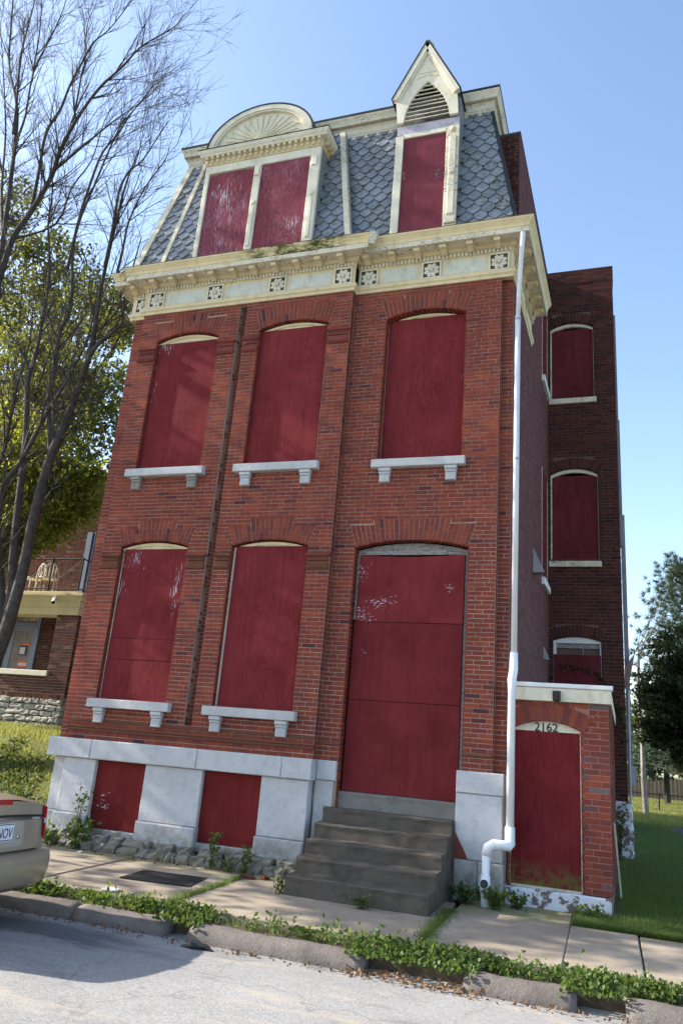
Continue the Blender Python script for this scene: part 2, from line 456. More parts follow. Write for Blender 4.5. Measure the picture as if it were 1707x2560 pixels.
def conc_mat(name, c, stain, scale=1.3, moss=None, spk=0.5, crack=0.35, rough_=0.3):
    m = Mat(name, 0.93, 0.1)
    k = m.ramp(m.noise(scale, 6, 0.65), [(0.32, tuple(x * 0.72 for x in c)), (0.68, c)])
    k = m.mix(m.math('MULTIPLY', m.step(m.noise(4.2, 6, 0.7), 0.48, 0.72), 0.6), k, stain)
    k = m.mix(m.math('MULTIPLY', m.step(m.noise(120, 2), 0.55, 0.7), spk), k, tuple(x * 0.55 for x in c))
    cr = m.step(m.voro(0.9, m.n('ShaderNodeVectorMath', {0: m.pos, 1: m.n('ShaderNodeTexNoise', {'Vector': m.pos, 'Scale': 3.0}).outputs['Color']}, operation='ADD').outputs[0], 'DISTANCE_TO_EDGE'), 0.010, 0.003)
    k = m.mix(m.math('MULTIPLY', cr, crack), k, (0.06, 0.055, 0.05))
    if moss:
        y = m.sep()[1]
        mm = m.math('MULTIPLY', m.step(y, moss[0], moss[1]), m.step(m.noise(3.5, 5, 0.7), 0.42, 0.60))
        k = m.mix(mm, k, (0.22, 0.21, 0.06))
    m.color(k)
    m.bump(m.math('ADD', m.noise(70, 5, 0.7), m.math('MULTIPLY', m.noise(16, 5, 0.7), 1.5 * rough_)), rough_, 0.012)
    return m.m
CONCRETE = conc_mat('sidewalk_concrete', (0.38, 0.315, 0.24), (0.20, 0.165, 0.13), 0.9, (9.45, 10.0), 0.5, 0.25)
CONC_STEP = conc_mat('dirty_step_concrete', (0.135, 0.115, 0.094), (0.042, 0.037, 0.031), 2.6, None, 0.7, 0.0, 0.7)
CONC_SILL = conc_mat('grey_sill_concrete', (0.23, 0.215, 0.195), (0.14, 0.13, 0.12), 1.9)
KERB = conc_mat('kerb_granite', (0.215, 0.185, 0.165), (0.105, 0.09, 0.08), 3.5, None, 1.0, 0.0, 0.9)
m = Mat('chip_seal_street', 0.95, 0.15)
k = m.ramp(m.noise(0.6, 5, 0.6), [(0.3, (0.235, 0.228, 0.218)), (0.7, (0.315, 0.305, 0.295))])
v = m.voro(75, None, 'F1', 'Color')
sv = m.n('ShaderNodeSeparateColor', {0: v}).outputs[0]
k = m.mix(m.step(sv, 0.0, 1.0), m.mix(0.30, k, (0.14, 0.135, 0.13)), m.mix(0.22, k, (0.55, 0.54, 0.52)))
k = m.mix(m.math('MULTIPLY', m.step(m.noise(0.9, 5, 0.65, m.vec(0.5, 1.3, 1)), 0.54, 0.66), 0.55), k, (0.17, 0.165, 0.16))
k = m.mix(m.math('MULTIPLY', m.step(m.noise(1.4, 5, 0.7, m.vec(0.45, 1.6, 1)), 0.55, 0.68), 0.7), k, (0.42, 0.365, 0.29))
cr = m.step(m.voro(0.55, m.n('ShaderNodeVectorMath', {0: m.pos, 1: m.n('ShaderNodeTexNoise', {'Vector': m.pos, 'Scale': 2.0, 'Detail': 5.0}).outputs['Color']}, operation='ADD').outputs[0], 'DISTANCE_TO_EDGE'), 0.012, 0.004)
k = m.mix(m.math('MULTIPLY', cr, 0.30), k, (0.12, 0.115, 0.11))
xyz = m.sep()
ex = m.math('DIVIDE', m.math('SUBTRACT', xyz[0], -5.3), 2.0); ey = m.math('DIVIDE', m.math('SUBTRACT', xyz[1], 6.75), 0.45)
dark_patch = m.math('SUBTRACT', 1.0, m.math('SQRT', m.math('ADD', m.math('MULTIPLY', ex, ex), m.math('MULTIPLY', ey, ey))), clamp=True)  # darker noisy ellipse on the street, under and behind the car's rear
dark_patch = m.math('MULTIPLY', m.step(m.math('ADD', dark_patch, m.math('MULTIPLY', m.math('SUBTRACT', m.noise(3.0, 5, 0.7, m.vec(0.5, 1.5, 1)), 0.5), 1.6)), 0.15, 0.6), 0.7)
k = m.mix(dark_patch, k, (0.075, 0.075, 0.08))
m.color(k)
m.bump(m.math('ADD', m.voro(120), m.math('MULTIPLY', m.noise(220, 3), 0.5)), 0.5, 0.005)
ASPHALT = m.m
EARTH = simple('earth', (0.085, 0.062, 0.042), 0.95, 0.45, 5, 0.5, 30)
TURF = simple('turf', (0.075, 0.105, 0.032), 0.95, 0.45, 3, 0.5, 60)
TURF_DRY = simple('dry_turf', (0.13, 0.14, 0.04), 0.95, 0.4, 3, 0.5, 60)
DRIVE = simple('driveway_asphalt', (0.07, 0.065, 0.07), 0.9, 0.2, 4, 0.4, 80)
BARK = simple('grey_bark', (0.062, 0.053, 0.046), 0.95, 0.45, 9, 0.6, 35)
BARK_DARK = simple('dark_bark', (0.055, 0.045, 0.038), 0.95, 0.4, 9, 0.5, 35)
BARK_PALE = simple('pale_bark', (0.25, 0.23, 0.21), 0.9, 0.35, 7, 0.4, 30)
TWIG = simple('twig_bark', (0.060, 0.048, 0.041), 0.9, 0.4, 4)
def leaf_mat(name, a, b, tr, mixf=0.45, rough=0.55):
    m = Mat(name, rough, 0.3)
    k = m.ramp(m.rand(), [(0.0, a), (1.0, b)])
    k = m.mix(m.math('MULTIPLY', m.step(m.noise(1.7, 4, 0.65), 0.45, 0.68), 0.55), k, tuple(0.5 * (x + y) * z for x, y, z in zip(a, b, (0.75, 0.55, 0.6))))
    m.color(k)
    t = m.n('ShaderNodeBsdfTranslucent', {'Color': m.ramp(m.rand(), [(0.0, tr), (1.0, tuple(min(1, x * 1.25) for x in tr))])})
    mx = m.n('ShaderNodeMixShader', {0: mixf, 1: m.b.outputs[0], 2: t.outputs[0]})
    m.nt.links.new(mx.outputs[0], m.nt.nodes['Material Output'].inputs[0])
    return m.m
LEAF = leaf_mat('green_leaf', (0.018, 0.036, 0.011), (0.050, 0.070, 0.019), (0.19, 0.20, 0.025), 0.4)
LEAF_Y = leaf_mat('yellowing_leaf', (0.055, 0.085, 0.016), (0.14, 0.155, 0.028), (0.34, 0.36, 0.04), 0.5)
LEAF_D = leaf_mat('dark_leaf', (0.020, 0.034, 0.014), (0.048, 0.064, 0.024), (0.10, 0.11, 0.02), 0.3)
LEAF_W = leaf_mat('weed_leaf', (0.030, 0.066, 0.014), (0.080, 0.135, 0.028), (0.16, 0.23, 0.03), 0.3)
LEAF_C = leaf_mat('ground_cover_leaf', (0.022, 0.050, 0.012), (0.090, 0.135, 0.03), (0.12, 0.16, 0.025), 0.3)
LEAF_V = leaf_mat('vine_leaf', (0.035, 0.045, 0.014), (0.075, 0.08, 0.02), (0.12, 0.12, 0.02), 0.3)
NEEDLE = leaf_mat('pine_needle', (0.045, 0.075, 0.055), (0.09, 0.13, 0.085), (0.10, 0.14, 0.06), 0.25)
GRASS = leaf_mat('grass_blade', (0.042, 0.085, 0.020), (0.100, 0.155, 0.038), (0.24, 0.33, 0.06), 0.35)
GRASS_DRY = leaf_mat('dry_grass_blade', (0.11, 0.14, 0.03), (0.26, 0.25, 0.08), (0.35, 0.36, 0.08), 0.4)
LITTER = leaf_mat('dead_leaf', (0.12, 0.055, 0.025), (0.26, 0.15, 0.06), (0.2, 0.1, 0.03), 0.15)
BLUE_TRIM = simple('blue_grey_trim', (0.115, 0.145, 0.215), 0.6, 0.12, 3)
BLUE_LIGHT = simple('pale_blue_trim', (0.22, 0.27, 0.36), 0.6, 0.1, 3)
GLASS_DARK = Mat('dark_window_glass', 0.08, 0.6).color((0.03, 0.028, 0.022)).m
GLASS_BROWN = Mat('brown_door_glass', 0.25, 0.12).color((0.085, 0.048, 0.022)).m
BLACK = Mat('black_plastic', 0.5, 0.4).color((0.015, 0.015, 0.016)).m
ORANGE = simple('orange_sticker', (0.75, 0.13, 0.02), 0.6, 0.1)
PAPER = simple('white_paper', (0.62, 0.63, 0.66), 0.8, 0.05)
NAVY = simple('navy_print', (0.02, 0.03, 0.10), 0.6, 0.1)
DIGIT = Mat('black_numeral', 0.6, 0.3).color((0.03, 0.028, 0.026)).m
DIGIT_PALE = Mat('pale_numeral', 0.6, 0.3).color((0.8, 0.72, 0.55)).m
METAL_GREY = simple('grey_sheet_metal', (0.33, 0.33, 0.35), 0.5, 0.1, 4, spec=0.5, metal=0.3)
GREY_TRIM = paint_mat('worn_blue_grey_paint', (0.26, 0.26, 0.31), under=(0.14, 0.11, 0.10), peel=1.0, dirt=0.6)
WOOD_FENCE = simple('brown_fence_wood', (0.10, 0.07, 0.055), 0.9, 0.3, 4)
WHITE_IRON = simple('off_white_iron', (0.55, 0.50, 0.42), 0.6, 0.2, 8)

# ------------------------------------------------------------------ brick laying
PITCH_Z, PITCH_U, JOINT = 0.0633, 0.2165, 0.0105
class Brickwork:
    """collects bricks; build() makes the nearest n of them single objects and joins the rest"""
    def __init__(s): s.items = []; s.extra = MB(); s.poly = []
    def lay(s, fr, u0, u1, z0, z1, holes=None, phase=0.0, proud=0.005, depth=0.03, pu=PITCH_U, pz=PITCH_Z, single=True, header_every=0):
        n = max(1, round((z1 - z0) / pz)); pz = (z1 - z0) / n
        spans_all = []
        for i in range(n):
            a, b = z0 + i * pz, z0 + (i + 1) * pz
            spans = [(u0, u1)]
            for h in (holes(0.5 * (a + b)) if holes else []):
                new = []
                for p, q in spans:
                    if h[1] <= p or h[0] >= q: new.append((p, q)); continue
                    if h[0] > p: new.append((p, h[0]))
                    if h[1] < q: new.append((h[1], q))
                spans = new
            hd = header_every and i % header_every == 2
            w = pu * (0.52 if hd else 1.0)
            off = phase + (0.5 * pu if i % 2 else 0) + (0.02 * math.sin(i * 2.3))
            for p, q in spans:
                if q - p < 0.02: continue
                spans_all.append((p, q, a, b))
                cuts = [p]
                x = math.floor((p - off) / w) * w + off
                while x < q:
                    if x > p + 0.05 and x < q - 0.05: cuts.append(x + rnd.uniform(-0.006, 0.006))
                    x += w
                cuts.append(q)
                for c, d in zip(cuts, cuts[1:]):
                    s.items.append((fr, c + JOINT / 2, d - JOINT / 2, a + JOINT / 2 + rnd.uniform(-.0012, .0012), b - JOINT / 2 + rnd.uniform(-.0012, .0012), -depth, proud + rnd.uniform(-0.0025, 0.0025), single))
        return spans_all
    def vous(s, fr, poly, d0, d1):
        s.poly.append((fr, poly, d0, d1))
    def build(s, parent, mat, nmax, cam_pos=Vector((0, 0, 1.8)), stuff_name='brickwork', vous_single=True):
        cand = []
        for it in s.items:
            fr, a, b, z0, z1, d0, d1, ok = it
            c = Vector(fr((a + b) / 2, 0, (z0 + z1) / 2))
            cand.append((((c - cam_pos).length) if ok else 1e9, it, c))
        cand.sort(key=lambda t: t[0])
        cache = {}
        rest = MB()
        for i, (dist, it, c) in enumerate(cand):
            fr, a, b, z0, z1, d0, d1, ok = it
            if i < nmax and ok:
                key = (round(b - a, 3), round(z1 - z0, 3), round(d1, 3), id(fr))
                if key not in cache:
                    q = MB()
                    f0 = Frame((0, 0, 0), fr.u, fr.n)
                    hw, hh = (b - a) / 2, (z1 - z0) / 2
                    q.cbox(f0, -hw, hw, d0, d1, -hh, hh, 0.003)
                    me = bpy.data.meshes.new('brick'); me.from_pydata(q.v, [], q.f); me.materials.append(mat)
                    cache[key] = me
                link('brick', cache[key], None, parent, c)
            else:
                rest.fbox(fr, a, b, d0, d1, z0, z1, back=False)
        for fr, poly, d0, d1 in s.poly:
            rest.prism(fr, poly, d0, d1)
        if rest.v: rest.build(stuff_name, mat, parent, kind='stuff')

def arch_params(uc, hw, spring, crown):
    rise = crown - spring
    R = (hw * hw + rise * rise) / (2 * rise)
    return uc, hw, spring, crown, R, crown - R
def arch_z(A, u):
    uc, hw, spring, crown, R, zc = A
    return zc + math.sqrt(max(0, R * R - (u - uc) ** 2))
def voussoirs(bw, fr, A, z_sh, z_mid, mid_hw, n=19, depth=0.12, proud=0.007, skew=0.11):
    """flat-topped brick arch with a raised middle; courses break at alternating heights"""
    uc, hw, spring, crown, R, zc = A
    zf = spring - hw * (z_sh - spring) / skew          # where the side joints meet
    def at(t, z):                                       # t in -1..1
        return uc + (t * hw) * (z - zf) / (spring - zf)
    for i in range(n):
        t0, t1 = -1 + 2 * i / n, -1 + 2 * (i + 1) / n
        g = 0.0060 / hw
        t0 += g; t1 -= g
        tm = 0.5 * (t0 + t1)
        zb0, zb1 = arch_z(A, uc + t0 * hw), arch_z(A, uc + t1 * hw)
        zt = z_mid if abs(at(tm, z_sh) - uc) < mid_hw else z_sh
        zt -= 0.004
        h = zt - 0.5 * (zb0 + zb1)
        k = zb0 + h * (0.36 if i % 2 else 0.62) + rnd.uniform(-.008, .008)
        pr = proud + rnd.uniform(-.002, .002)
        bw.vous(fr, [(at(t0, zb0), zb0), (at(t1, zb1), zb1), (at(t1, k - .004), k - .004), (at(t0, k - .004), k - .004)], -depth, pr)
        pr = proud + rnd.uniform(-.002, .002)
        bw.vous(fr, [(at(t0, k + .004), k + .004), (at(t1, k + .004), k + .004), (at(t1, zt), zt), (at(t0, zt), zt)], -depth, pr)
def arch_hole(A, z_sill, z_sh, z_mid, mid_hw, skew=0.11):
    uc, hw, spring, crown, R, zc = A
    def h(z):
        if z < z_sill or z > z_mid: return []
        if z <= spring: return [(uc - hw, uc + hw)]
        w = hw + skew * (z - spring) / (z_sh - spring)
        if z <= z_sh: return [(uc - w, uc + w)]
        return [(uc - mid_hw, uc + mid_hw)]
    def hm(z0):                                         # opening only, for the mortar body
        if z0 < z_sill - 0.01 or z0 >= crown - 0.004: return []
        w = hw if z0 <= spring else math.sqrt(max(0.0, R * R - (z0 - zc) ** 2))
        return [(uc - w - 0.02, uc + w + 0.02)]
    return h, hm
def mortar_body(fr, spans, hm_list, u0, u1, z0, z1, back, nz, d=0.0, thick=0.05):
    q = MB()
    n = nz; pz = (z1 - z0) / n
    prev = None; start = z0
    rows = []
    for i in range(n):
        a = z0 + i * pz
        sp = [(u0, u1)]
        for hm in hm_list:
            for h in hm(a):
                new = []
                for p, r in sp:
                    if h[1] <= p or h[0] >= r: new.append((p, r)); continue
                    if h[0] > p: new.append((p, h[0]))
                    if h[1] < r: new.append((h[1], r))
                sp = new
        sp = [(round(p, 4), round(r, 4)) for p, r in sp]
        if sp != prev:
            if prev is not None: rows.append((prev, start, a))
            prev, start = sp, a
    rows.append((prev, start, z1))
    for sp, a, b in rows:
        for p, r in sp: q.fbox(fr, p, r, d - thick, d, a, b)
    return q

# ================================================================== THE GROUND
def sheet(name, pts, z, mat, kind='structure'):
    q = MB(); q.add([(x, y, z if not callable(z) else z(x, y)) for x, y in pts], [tuple(range(len(pts)))])
    return q.build(name, mat, kind=kind)
sheet('ground', [(-900, -900), (900, -900), (900, 1500), (-900, 1500)], -0.16, TURF)
# street with a slight crown
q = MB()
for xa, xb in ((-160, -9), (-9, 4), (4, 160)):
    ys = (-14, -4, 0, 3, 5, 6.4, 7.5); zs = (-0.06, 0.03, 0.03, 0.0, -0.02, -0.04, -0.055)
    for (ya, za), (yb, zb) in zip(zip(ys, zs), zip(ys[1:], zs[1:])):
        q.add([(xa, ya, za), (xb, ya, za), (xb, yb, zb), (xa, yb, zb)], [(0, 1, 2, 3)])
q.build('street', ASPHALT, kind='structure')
# sidewalk slabs
walk = bpy.data.objects.new('sidewalk', bpy.data.meshes.new('sidewalk'))
q = MB(); q.box(-60, 40, 7.44, 10.6, -0.12, 0.045)
bpy.data.objects.remove(walk)
walk = q.build('sidewalk', EARTH, kind='structure')
def walk_z(x, y): return 0.10 + 0.018 * (y - 7.85)
slabs = [(-14.6, -12.5, 10.05), (-12.48, -10.4, 10.05), (-10.38, -8.32, 10.05), (-8.3, -6.215, 10.1), (-6.2, -4.47, 10.1), (-4.40, -1.76, 10.1), (-1.70, -0.42, 10.49), (-0.418, 0.275, 9.74), (0.29, 2.3, 9.74), (2.315, 4.3, 9.74), (4.315, 6.4, 9.74), (6.42, 8.5, 9.74)]
for i, (a, b, y1) in enumerate(slabs):
    q = MB()
    tl = [rnd.uniform(-0.006, 0.006) for _ in range(4)]
    y0 = 7.86 + rnd.uniform(-0.02, 0.02)
    bow = 0.10 if i == 6 else 0.0
    c = 0.012
    bot = [(a, y0, 0), (b, y0, 0), (b, y1, 0), (a, y1, 0)]
    mid = [(x, y, walk_z(x, y) + t - c) for (x, y, _), t in zip(bot, tl)]
    top = [(x + (c if x == a else -c), y + (c if y == y0 else -c), walk_z(x, y) + t) for (x, y, _), t in zip(bot, tl)]
    f = [(8, 9, 10, 11)]
    for s_ in (0, 4):
        for k_ in range(4): f.append((s_ + k_, s_ + (k_ + 1) % 4, s_ + 4 + (k_ + 1) % 4, s_ + 4 + k_))
    q.add(bot + mid + top, f)
    q.build('slab', CONCRETE, walk)
# kerb stones
kerb = MB().box(-60, 40, 7.22, 7.40, -0.14, -0.075).build('kerb', EARTH, kind='structure')
for a, b in ((-11.2, -9.3), (-9.28, -7.2), (-7.18, -5.13), (-5.09, -4.05), (-3.80, -2.05), (-1.18, -0.27), (0.10, 1.9), (1.95, 3.9), (3.95, 6.0), (6.05, 8.2)):
    q = MB()
    prof = [(7.43, -0.12), (7.43, 0.065), (7.40, 0.080), (7.33, 0.078), (7.27, 0.062), (7.225, 0.030), (7.20, -0.02), (7.19, -0.12)]
    n = max(3, int((b - a) / 0.09)); v = []; f = []
    for i in range(n + 1):
        x = a + (b - a) * i / n
        e = 0.86 if i in (0, n) else 1.0
        w1, w2 = .006 * math.sin(x * 9.1 + a) + .003 * math.sin(x * 31), .005 * math.sin(x * 6.3 + a * 2) + .003 * math.sin(x * 23)
        for y, z in prof:
            zz = z if z < 0 else (z + w2) * e
            v.append((x, (y - 7.31) * (e if z > 0 else 1) + 7.31 + w1, zz))
    m_ = len(prof)
    for i in range(n):
        for k in range(m_ - 1): f.append((i * m_ + k, i * m_ + k + 1, (i + 1) * m_ + k + 1, (i + 1) * m_ + k))
    f += [tuple(range(m_ - 1, -1, -1)), tuple(n * m_ + k for k in range(m_))]
    q.add(v, f)
    q.build('kerb_stone', KERB, kerb, smooth=True)
def lawn_z(x, y):
    return 0.135 + 0.042 * max(0, min(y, 16.5) - 9.75) + 0.006 * max(0, min(y, 45) - 16.5)
q = MB()
xs = [-0.42, 0.05, 0.35, 2, 5, 10, 30, 90]; ys = [9.75, 10.5, 12, 14, 16.5, 20, 26, 34, 45, 70, 130]
for i in range(len(xs) - 1):
    for j in range(len(ys) - 1):
        q.add([(x, y, lawn_z(x, y)) for x, y in ((xs[i], ys[j]), (xs[i + 1], ys[j]), (xs[i + 1], ys[j + 1]), (xs[i], ys[j + 1]))], [(0, 1, 2, 3)])
q.build('lawn', TURF, kind='structure')
def bank_z(x, y):
    p = [(10.0, 0.10), (10.45, 0.16), (11.0, 0.52), (11.6, 1.02), (12.2, 1.42), (12.8, 1.60), (14, 1.66), (16, 1.68), (60, 1.75)]
    for (a, za), (b, zb) in zip(p, p[1:]):
        if y <= b: return za + (zb - za) * max(0, (y - a)) / (b - a)
    return 1.75
q = MB()
xs = [-90, -40, -25, -18, -15, -13.5, -12, -11, -10, -9.2, -8.6, -8.06]; ys = [10.0, 10.45, 10.7, 11.0, 11.3, 11.6, 11.9, 12.2, 12.8, 14, 16, 25, 60]
hb = {}
for x in xs:
    for y in ys: hb[x, y] = bank_z(x, y) + (rnd.uniform(-.04, .04) if 10.5 < y < 15 else 0)
for i in range(len(xs) - 1):
    for j in range(len(ys) - 1):
        q.add([(x, y, hb[x, y]) for x, y in ((xs[i], ys[j]), (xs[i + 1], ys[j]), (xs[i + 1], ys[j + 1]), (xs[i], ys[j + 1]))], [(0, 1, 2, 3)])
q.build('grass_bank', TURF_DRY, kind='structure', smooth=True)
q = MB(); q.add([(x, y, lawn_z(x, y) + 0.006) for x, y in ((1.62, 19.0), (6.5, 19.0), (6.5, 24.3), (1.72, 24.3))], [(0, 1, 2, 3)])
q.build('driveway', DRIVE, kind='structure')

# ================================================================== THE BRICK HOUSE
YP, YR = 10.25, 10.39
XL0, XP0, XP1, XB1, XS1 = -8.10, -7.85, -3.82, -1.40, -1.22
Z0, Z1 = 1.63, 9.10
SK = 0.0388                                   # the side wall runs slightly off square
house = thing('brick_house', (-4.6, 10.25, 0.1), 'tall boarded-up red brick house with slate mansard roof and cream cornice', 'house')
FP = Frame((0, YP, 0), (1, 0, 0), (0, -1, 0))
FR = Frame((0, YR, 0), (1, 0, 0), (0, -1, 0))
FL = Frame((0, YP + 0.11, 0), (1, 0, 0), (0, -1, 0))
FC = Frame((0, YR + 0.11, 0), (1, 0, 0), (0, -1, 0))
# solid core behind the facings
q = MB()
q.add([(XL0 + .05, 10.62, 0), (-1.30, 10.62, 0), (-1.30 + SK * 5, 15.5, 0), (-1.30 + SK * 12, 22, 0), (XL0 + .05, 22, 0),
       (XL0 + .05, 10.62, 9.9), (-1.30, 10.62, 9.9), (-1.30 + SK * 5, 15.5, 9.9), (-1.30 + SK * 12, 22, 9.9), (XL0 + .05, 22, 9.9)],
      [(4, 3, 2, 1, 0), (5, 6, 7, 8, 9), (0, 1, 6, 5), (1, 2, 7, 6), (2, 3, 8, 7), (3, 4, 9, 8), (4, 0, 5, 9)])
q.build('core_wall', MORTAR_WING, house)

WIN = {}
def W(name, fr, uc, hw, spring, crown, zsill, zsh, zmid, mid, n):
    A = arch_params(uc, hw, spring, crown)
    h, hm = arch_hole(A, zsill, zsh, zmid, mid)
    WIN[name] = (fr, A, h, hm, zsill, zsh, zmid, mid, n)
W('W1u', FP, -6.86, 0.612, 8.50, 8.632, 6.02, 8.885, 8.985, 0.36, 19)
W('W2u', FP, -4.825, 0.625, 8.52, 8.64, 6.02, 8.925, 8.985, 0.36, 19)
W('W1l', FP, -6.865, 0.612, 4.685, 4.78, 2.24, 4.99, 5.125, 0.36, 19)
W('W2l', FP, -4.825, 0.625, 4.685, 4.78, 2.24, 5.00, 5.125, 0.36, 19)
W('W3u', FR, -2.592, 0.642, 8.545, 8.665, 6.045, 8.91, 9.005, 0.38, 19)
W('DR', FR, -2.638, 0.836, 4.68, 4.79, 1.04, 5.03, 5.115, 0.59, 25)
SLOT = (-5.890, -5.745)
slot_h = lambda z: [SLOT] if 1.93 < z < 9.04 else []
wall = None
# mortar body of all front faces, one object
q = MB()
nz = 236
for fr, u0, u1, names, extra in ((FP, XP0, XP1, ('W1u', 'W2u', 'W1l', 'W2l'), [lambda z: [SLOT] if 1.93 < z < 9.03 else []]), (FR, XP1, XB1, ('W3u', 'DR'), []), (FL, XL0, XP0 + 0.02, (), []), (FC, XB1 - 0.02, XS1, (), [])):
    b_ = mortar_body(fr, None, [WIN[n][3] for n in names] + extra, u0, u1, Z0 if fr in (FP, FL) else 1.04, Z1, 0, nz)
    base = len(q.v); q.v += b_.v; q.f += [tuple(i + base for i in f) for f in b_.f]; q.m += b_.m
# step sides, slot back and sides, side of the corner strip
q.box(XP1 - 0.06, XP1 - 0.001, YP + 0.001, YR + 0.02, Z0, Z1)
q.box(XP0 + 0.001, XP0 + 0.06, YP + 0.001, YP + 0.13, Z0, Z1)
q.box(XB1 - 0.06, XB1 - 0.001, YR + 0.001, YR + 0.13, 1.04, Z1)
q.box(SLOT[0] - 0.05, SLOT[1] + 0.05, YP + 0.13, YP + 0.16, 1.9, 9.1)
q.box(SLOT[0] - 0.05, SLOT[0] - 0.002, YP + 0.01, YP + 0.14, 1.9, 9.1)
q.box(SLOT[1] + 0.002, SLOT[1] + 0.05, YP + 0.01, YP + 0.14, 1.9, 9.1)
front = q.build('front_wall', MORTAR, house)
bw = Brickwork()
hp = lambda z: sum((WIN[n][2](z) for n in ('W1u', 'W2u', 'W1l', 'W2l')), []) + slot_h(z)
hr = lambda z: WIN['W3u'][2](z) + WIN['DR'][2](z)
bw.lay(FP, XP0, XP1, Z0, Z1, hp)
bw.lay(FR, XP1 + 0.005, XB1, Z0, Z1, hr, 0.05)
bw.lay(FL, XL0, XP0 - 0.007, Z0, Z1, None, 0.08)
bw.lay(FC, XB1 + 0.007, XS1, Z0, Z1, None, 0.02)
FS1 = Frame((XP1, 0, 0), (0, 1, 0), (1, 0, 0)); FS2 = Frame((XB1, 0, 0), (0, 1, 0), (1, 0, 0))
bw.lay(FS1, YP + 0.002, YR - 0.008, Z0, Z1, None, 0.0, single=False)
bw.lay(FS2, YR + 0.002, YR + 0.102, Z0, Z1, None, 0.0, single=False)
bw.lay(Frame((SLOT[0] - 0.008, 0, 0), (0, 1, 0), (1, 0, 0)), YP + 0.004, YP + 0.125, 1.94, 9.03, None, single=False)
bw.lay(Frame((0, YP + 0.13, 0), (1, 0, 0), (0, -1, 0)), SLOT[0] + .002, SLOT[1] - .002, 1.94, 9.03, None, 0.04, single=False)
for n in WIN:
    fr, A, h, hm, zs, zsh, zmid, mid, nn = WIN[n]
    uc, hw, spring = A[0], A[1], A[2]
    yy = YP if fr is FP else YR
    voussoirs(bw, fr, A, zsh, zmid, mid, nn)
    # jambs: left one faces +X, right one faces -X
    bw.lay(Frame((uc - hw - 0.009, 0, 0), (0, 1, 0), (1, 0, 0)), yy - 0.002, yy + 0.15, zs, spring, None, single=False)
    bw.lay(Frame((uc + hw + 0.009, 0, 0), (0, -1, 0), (-1, 0, 0)), -yy - 0.15, -yy + 0.002, zs, spring, None, single=False)
bw.build(front, BRICK, 300)

# moulded brick capitals and belt courses
def capital(u0, u1, z0, z1, fr, mat=BRICK, name='capital', ret=True):
    q = MB()
    h = z1 - z0
    for a, b, o in ((0.0, 0.10, 0.028), (0.10, 0.22, 0.035), (0.22, 0.30, 0.018), (0.30, 0.50, 0.010), (0.53, 0.72, 0.013), (0.75, 0.83, 0.020), (0.83, 0.94, 0.040), (0.94, 1.0, 0.030)):
        q.cbox(fr, u0 - o, u1 + o, -0.05, 0.007 + o, z0 + a * h, z0 + b * h, 0.006)
    n = int((u1 - u0) / 0.03)
    for i in range(n):
        u = u0 + (i + 0.5) * (u1 - u0) / n
        q.fbox(fr, u - 0.010, u + 0.010, 0, 0.026, z0 + 0.53 * h, z0 + 0.72 * h)
    return q.build(name, mat, front)
BRICK_CAP = brick_mat('capital_brick', [(0, (0.24, 0.066, 0.052)), (0.5, (0.21, 0.062, 0.05)), (1, (0.185, 0.058, 0.05))], (0.15, 0.05, 0.045), 0.8)
BRICK_MOSSY = brick_mat('mossy_brick', [(0, (0.20, 0.066, 0.048)), (0.5, (0.17, 0.062, 0.046)), (1, (0.145, 0.058, 0.042))], (0.115, 0.080, 0.04), 0.9)
for z0, z1, mt in ((8.12, 8.39, BRICK_CAP), (4.31, 4.56, BRICK_MOSSY)):
    for a, b in ((-7.80, -7.51), (-6.21, -5.93), (-5.705, -5.49), (-4.16, -3.86)):
        capital(a, b, z0, z1, FP, mt)
q = MB()
for z, o in ((1.775, 0.028), (1.815, 0.020), (1.905, 0.016)):
    pts = [(z - 0.02, 0.0), (z - 0.016, o), (z, o + 0.008), (z + 0.016, o), (z + 0.02, 0)]
    v = []
    for (p, y) in ((XP0 - 0.02, YP), (XP1 + 0.02, YP)):
        v += [(p, y - 0.006 - oo, zz) for zz, oo in pts]
    k = len(pts)
    q.add(v, [(i, k + i, k + i + 1, i + 1) for i in range(k - 1)] + [(4, 3, 2, 1, 0), (5, 6, 7, 8, 9)])
q.build('belt_course', BRICK_MOSSY, front)
for u0, u1 in ((XP1 + .02, -3.48), (-1.80, XB1)):
    q = MB(); q.cbox(FR, u0, u1, -0.03, 0.03, 1.835, 1.885, 0.012); q.build('belt_course', BRICK_MOSSY, front)

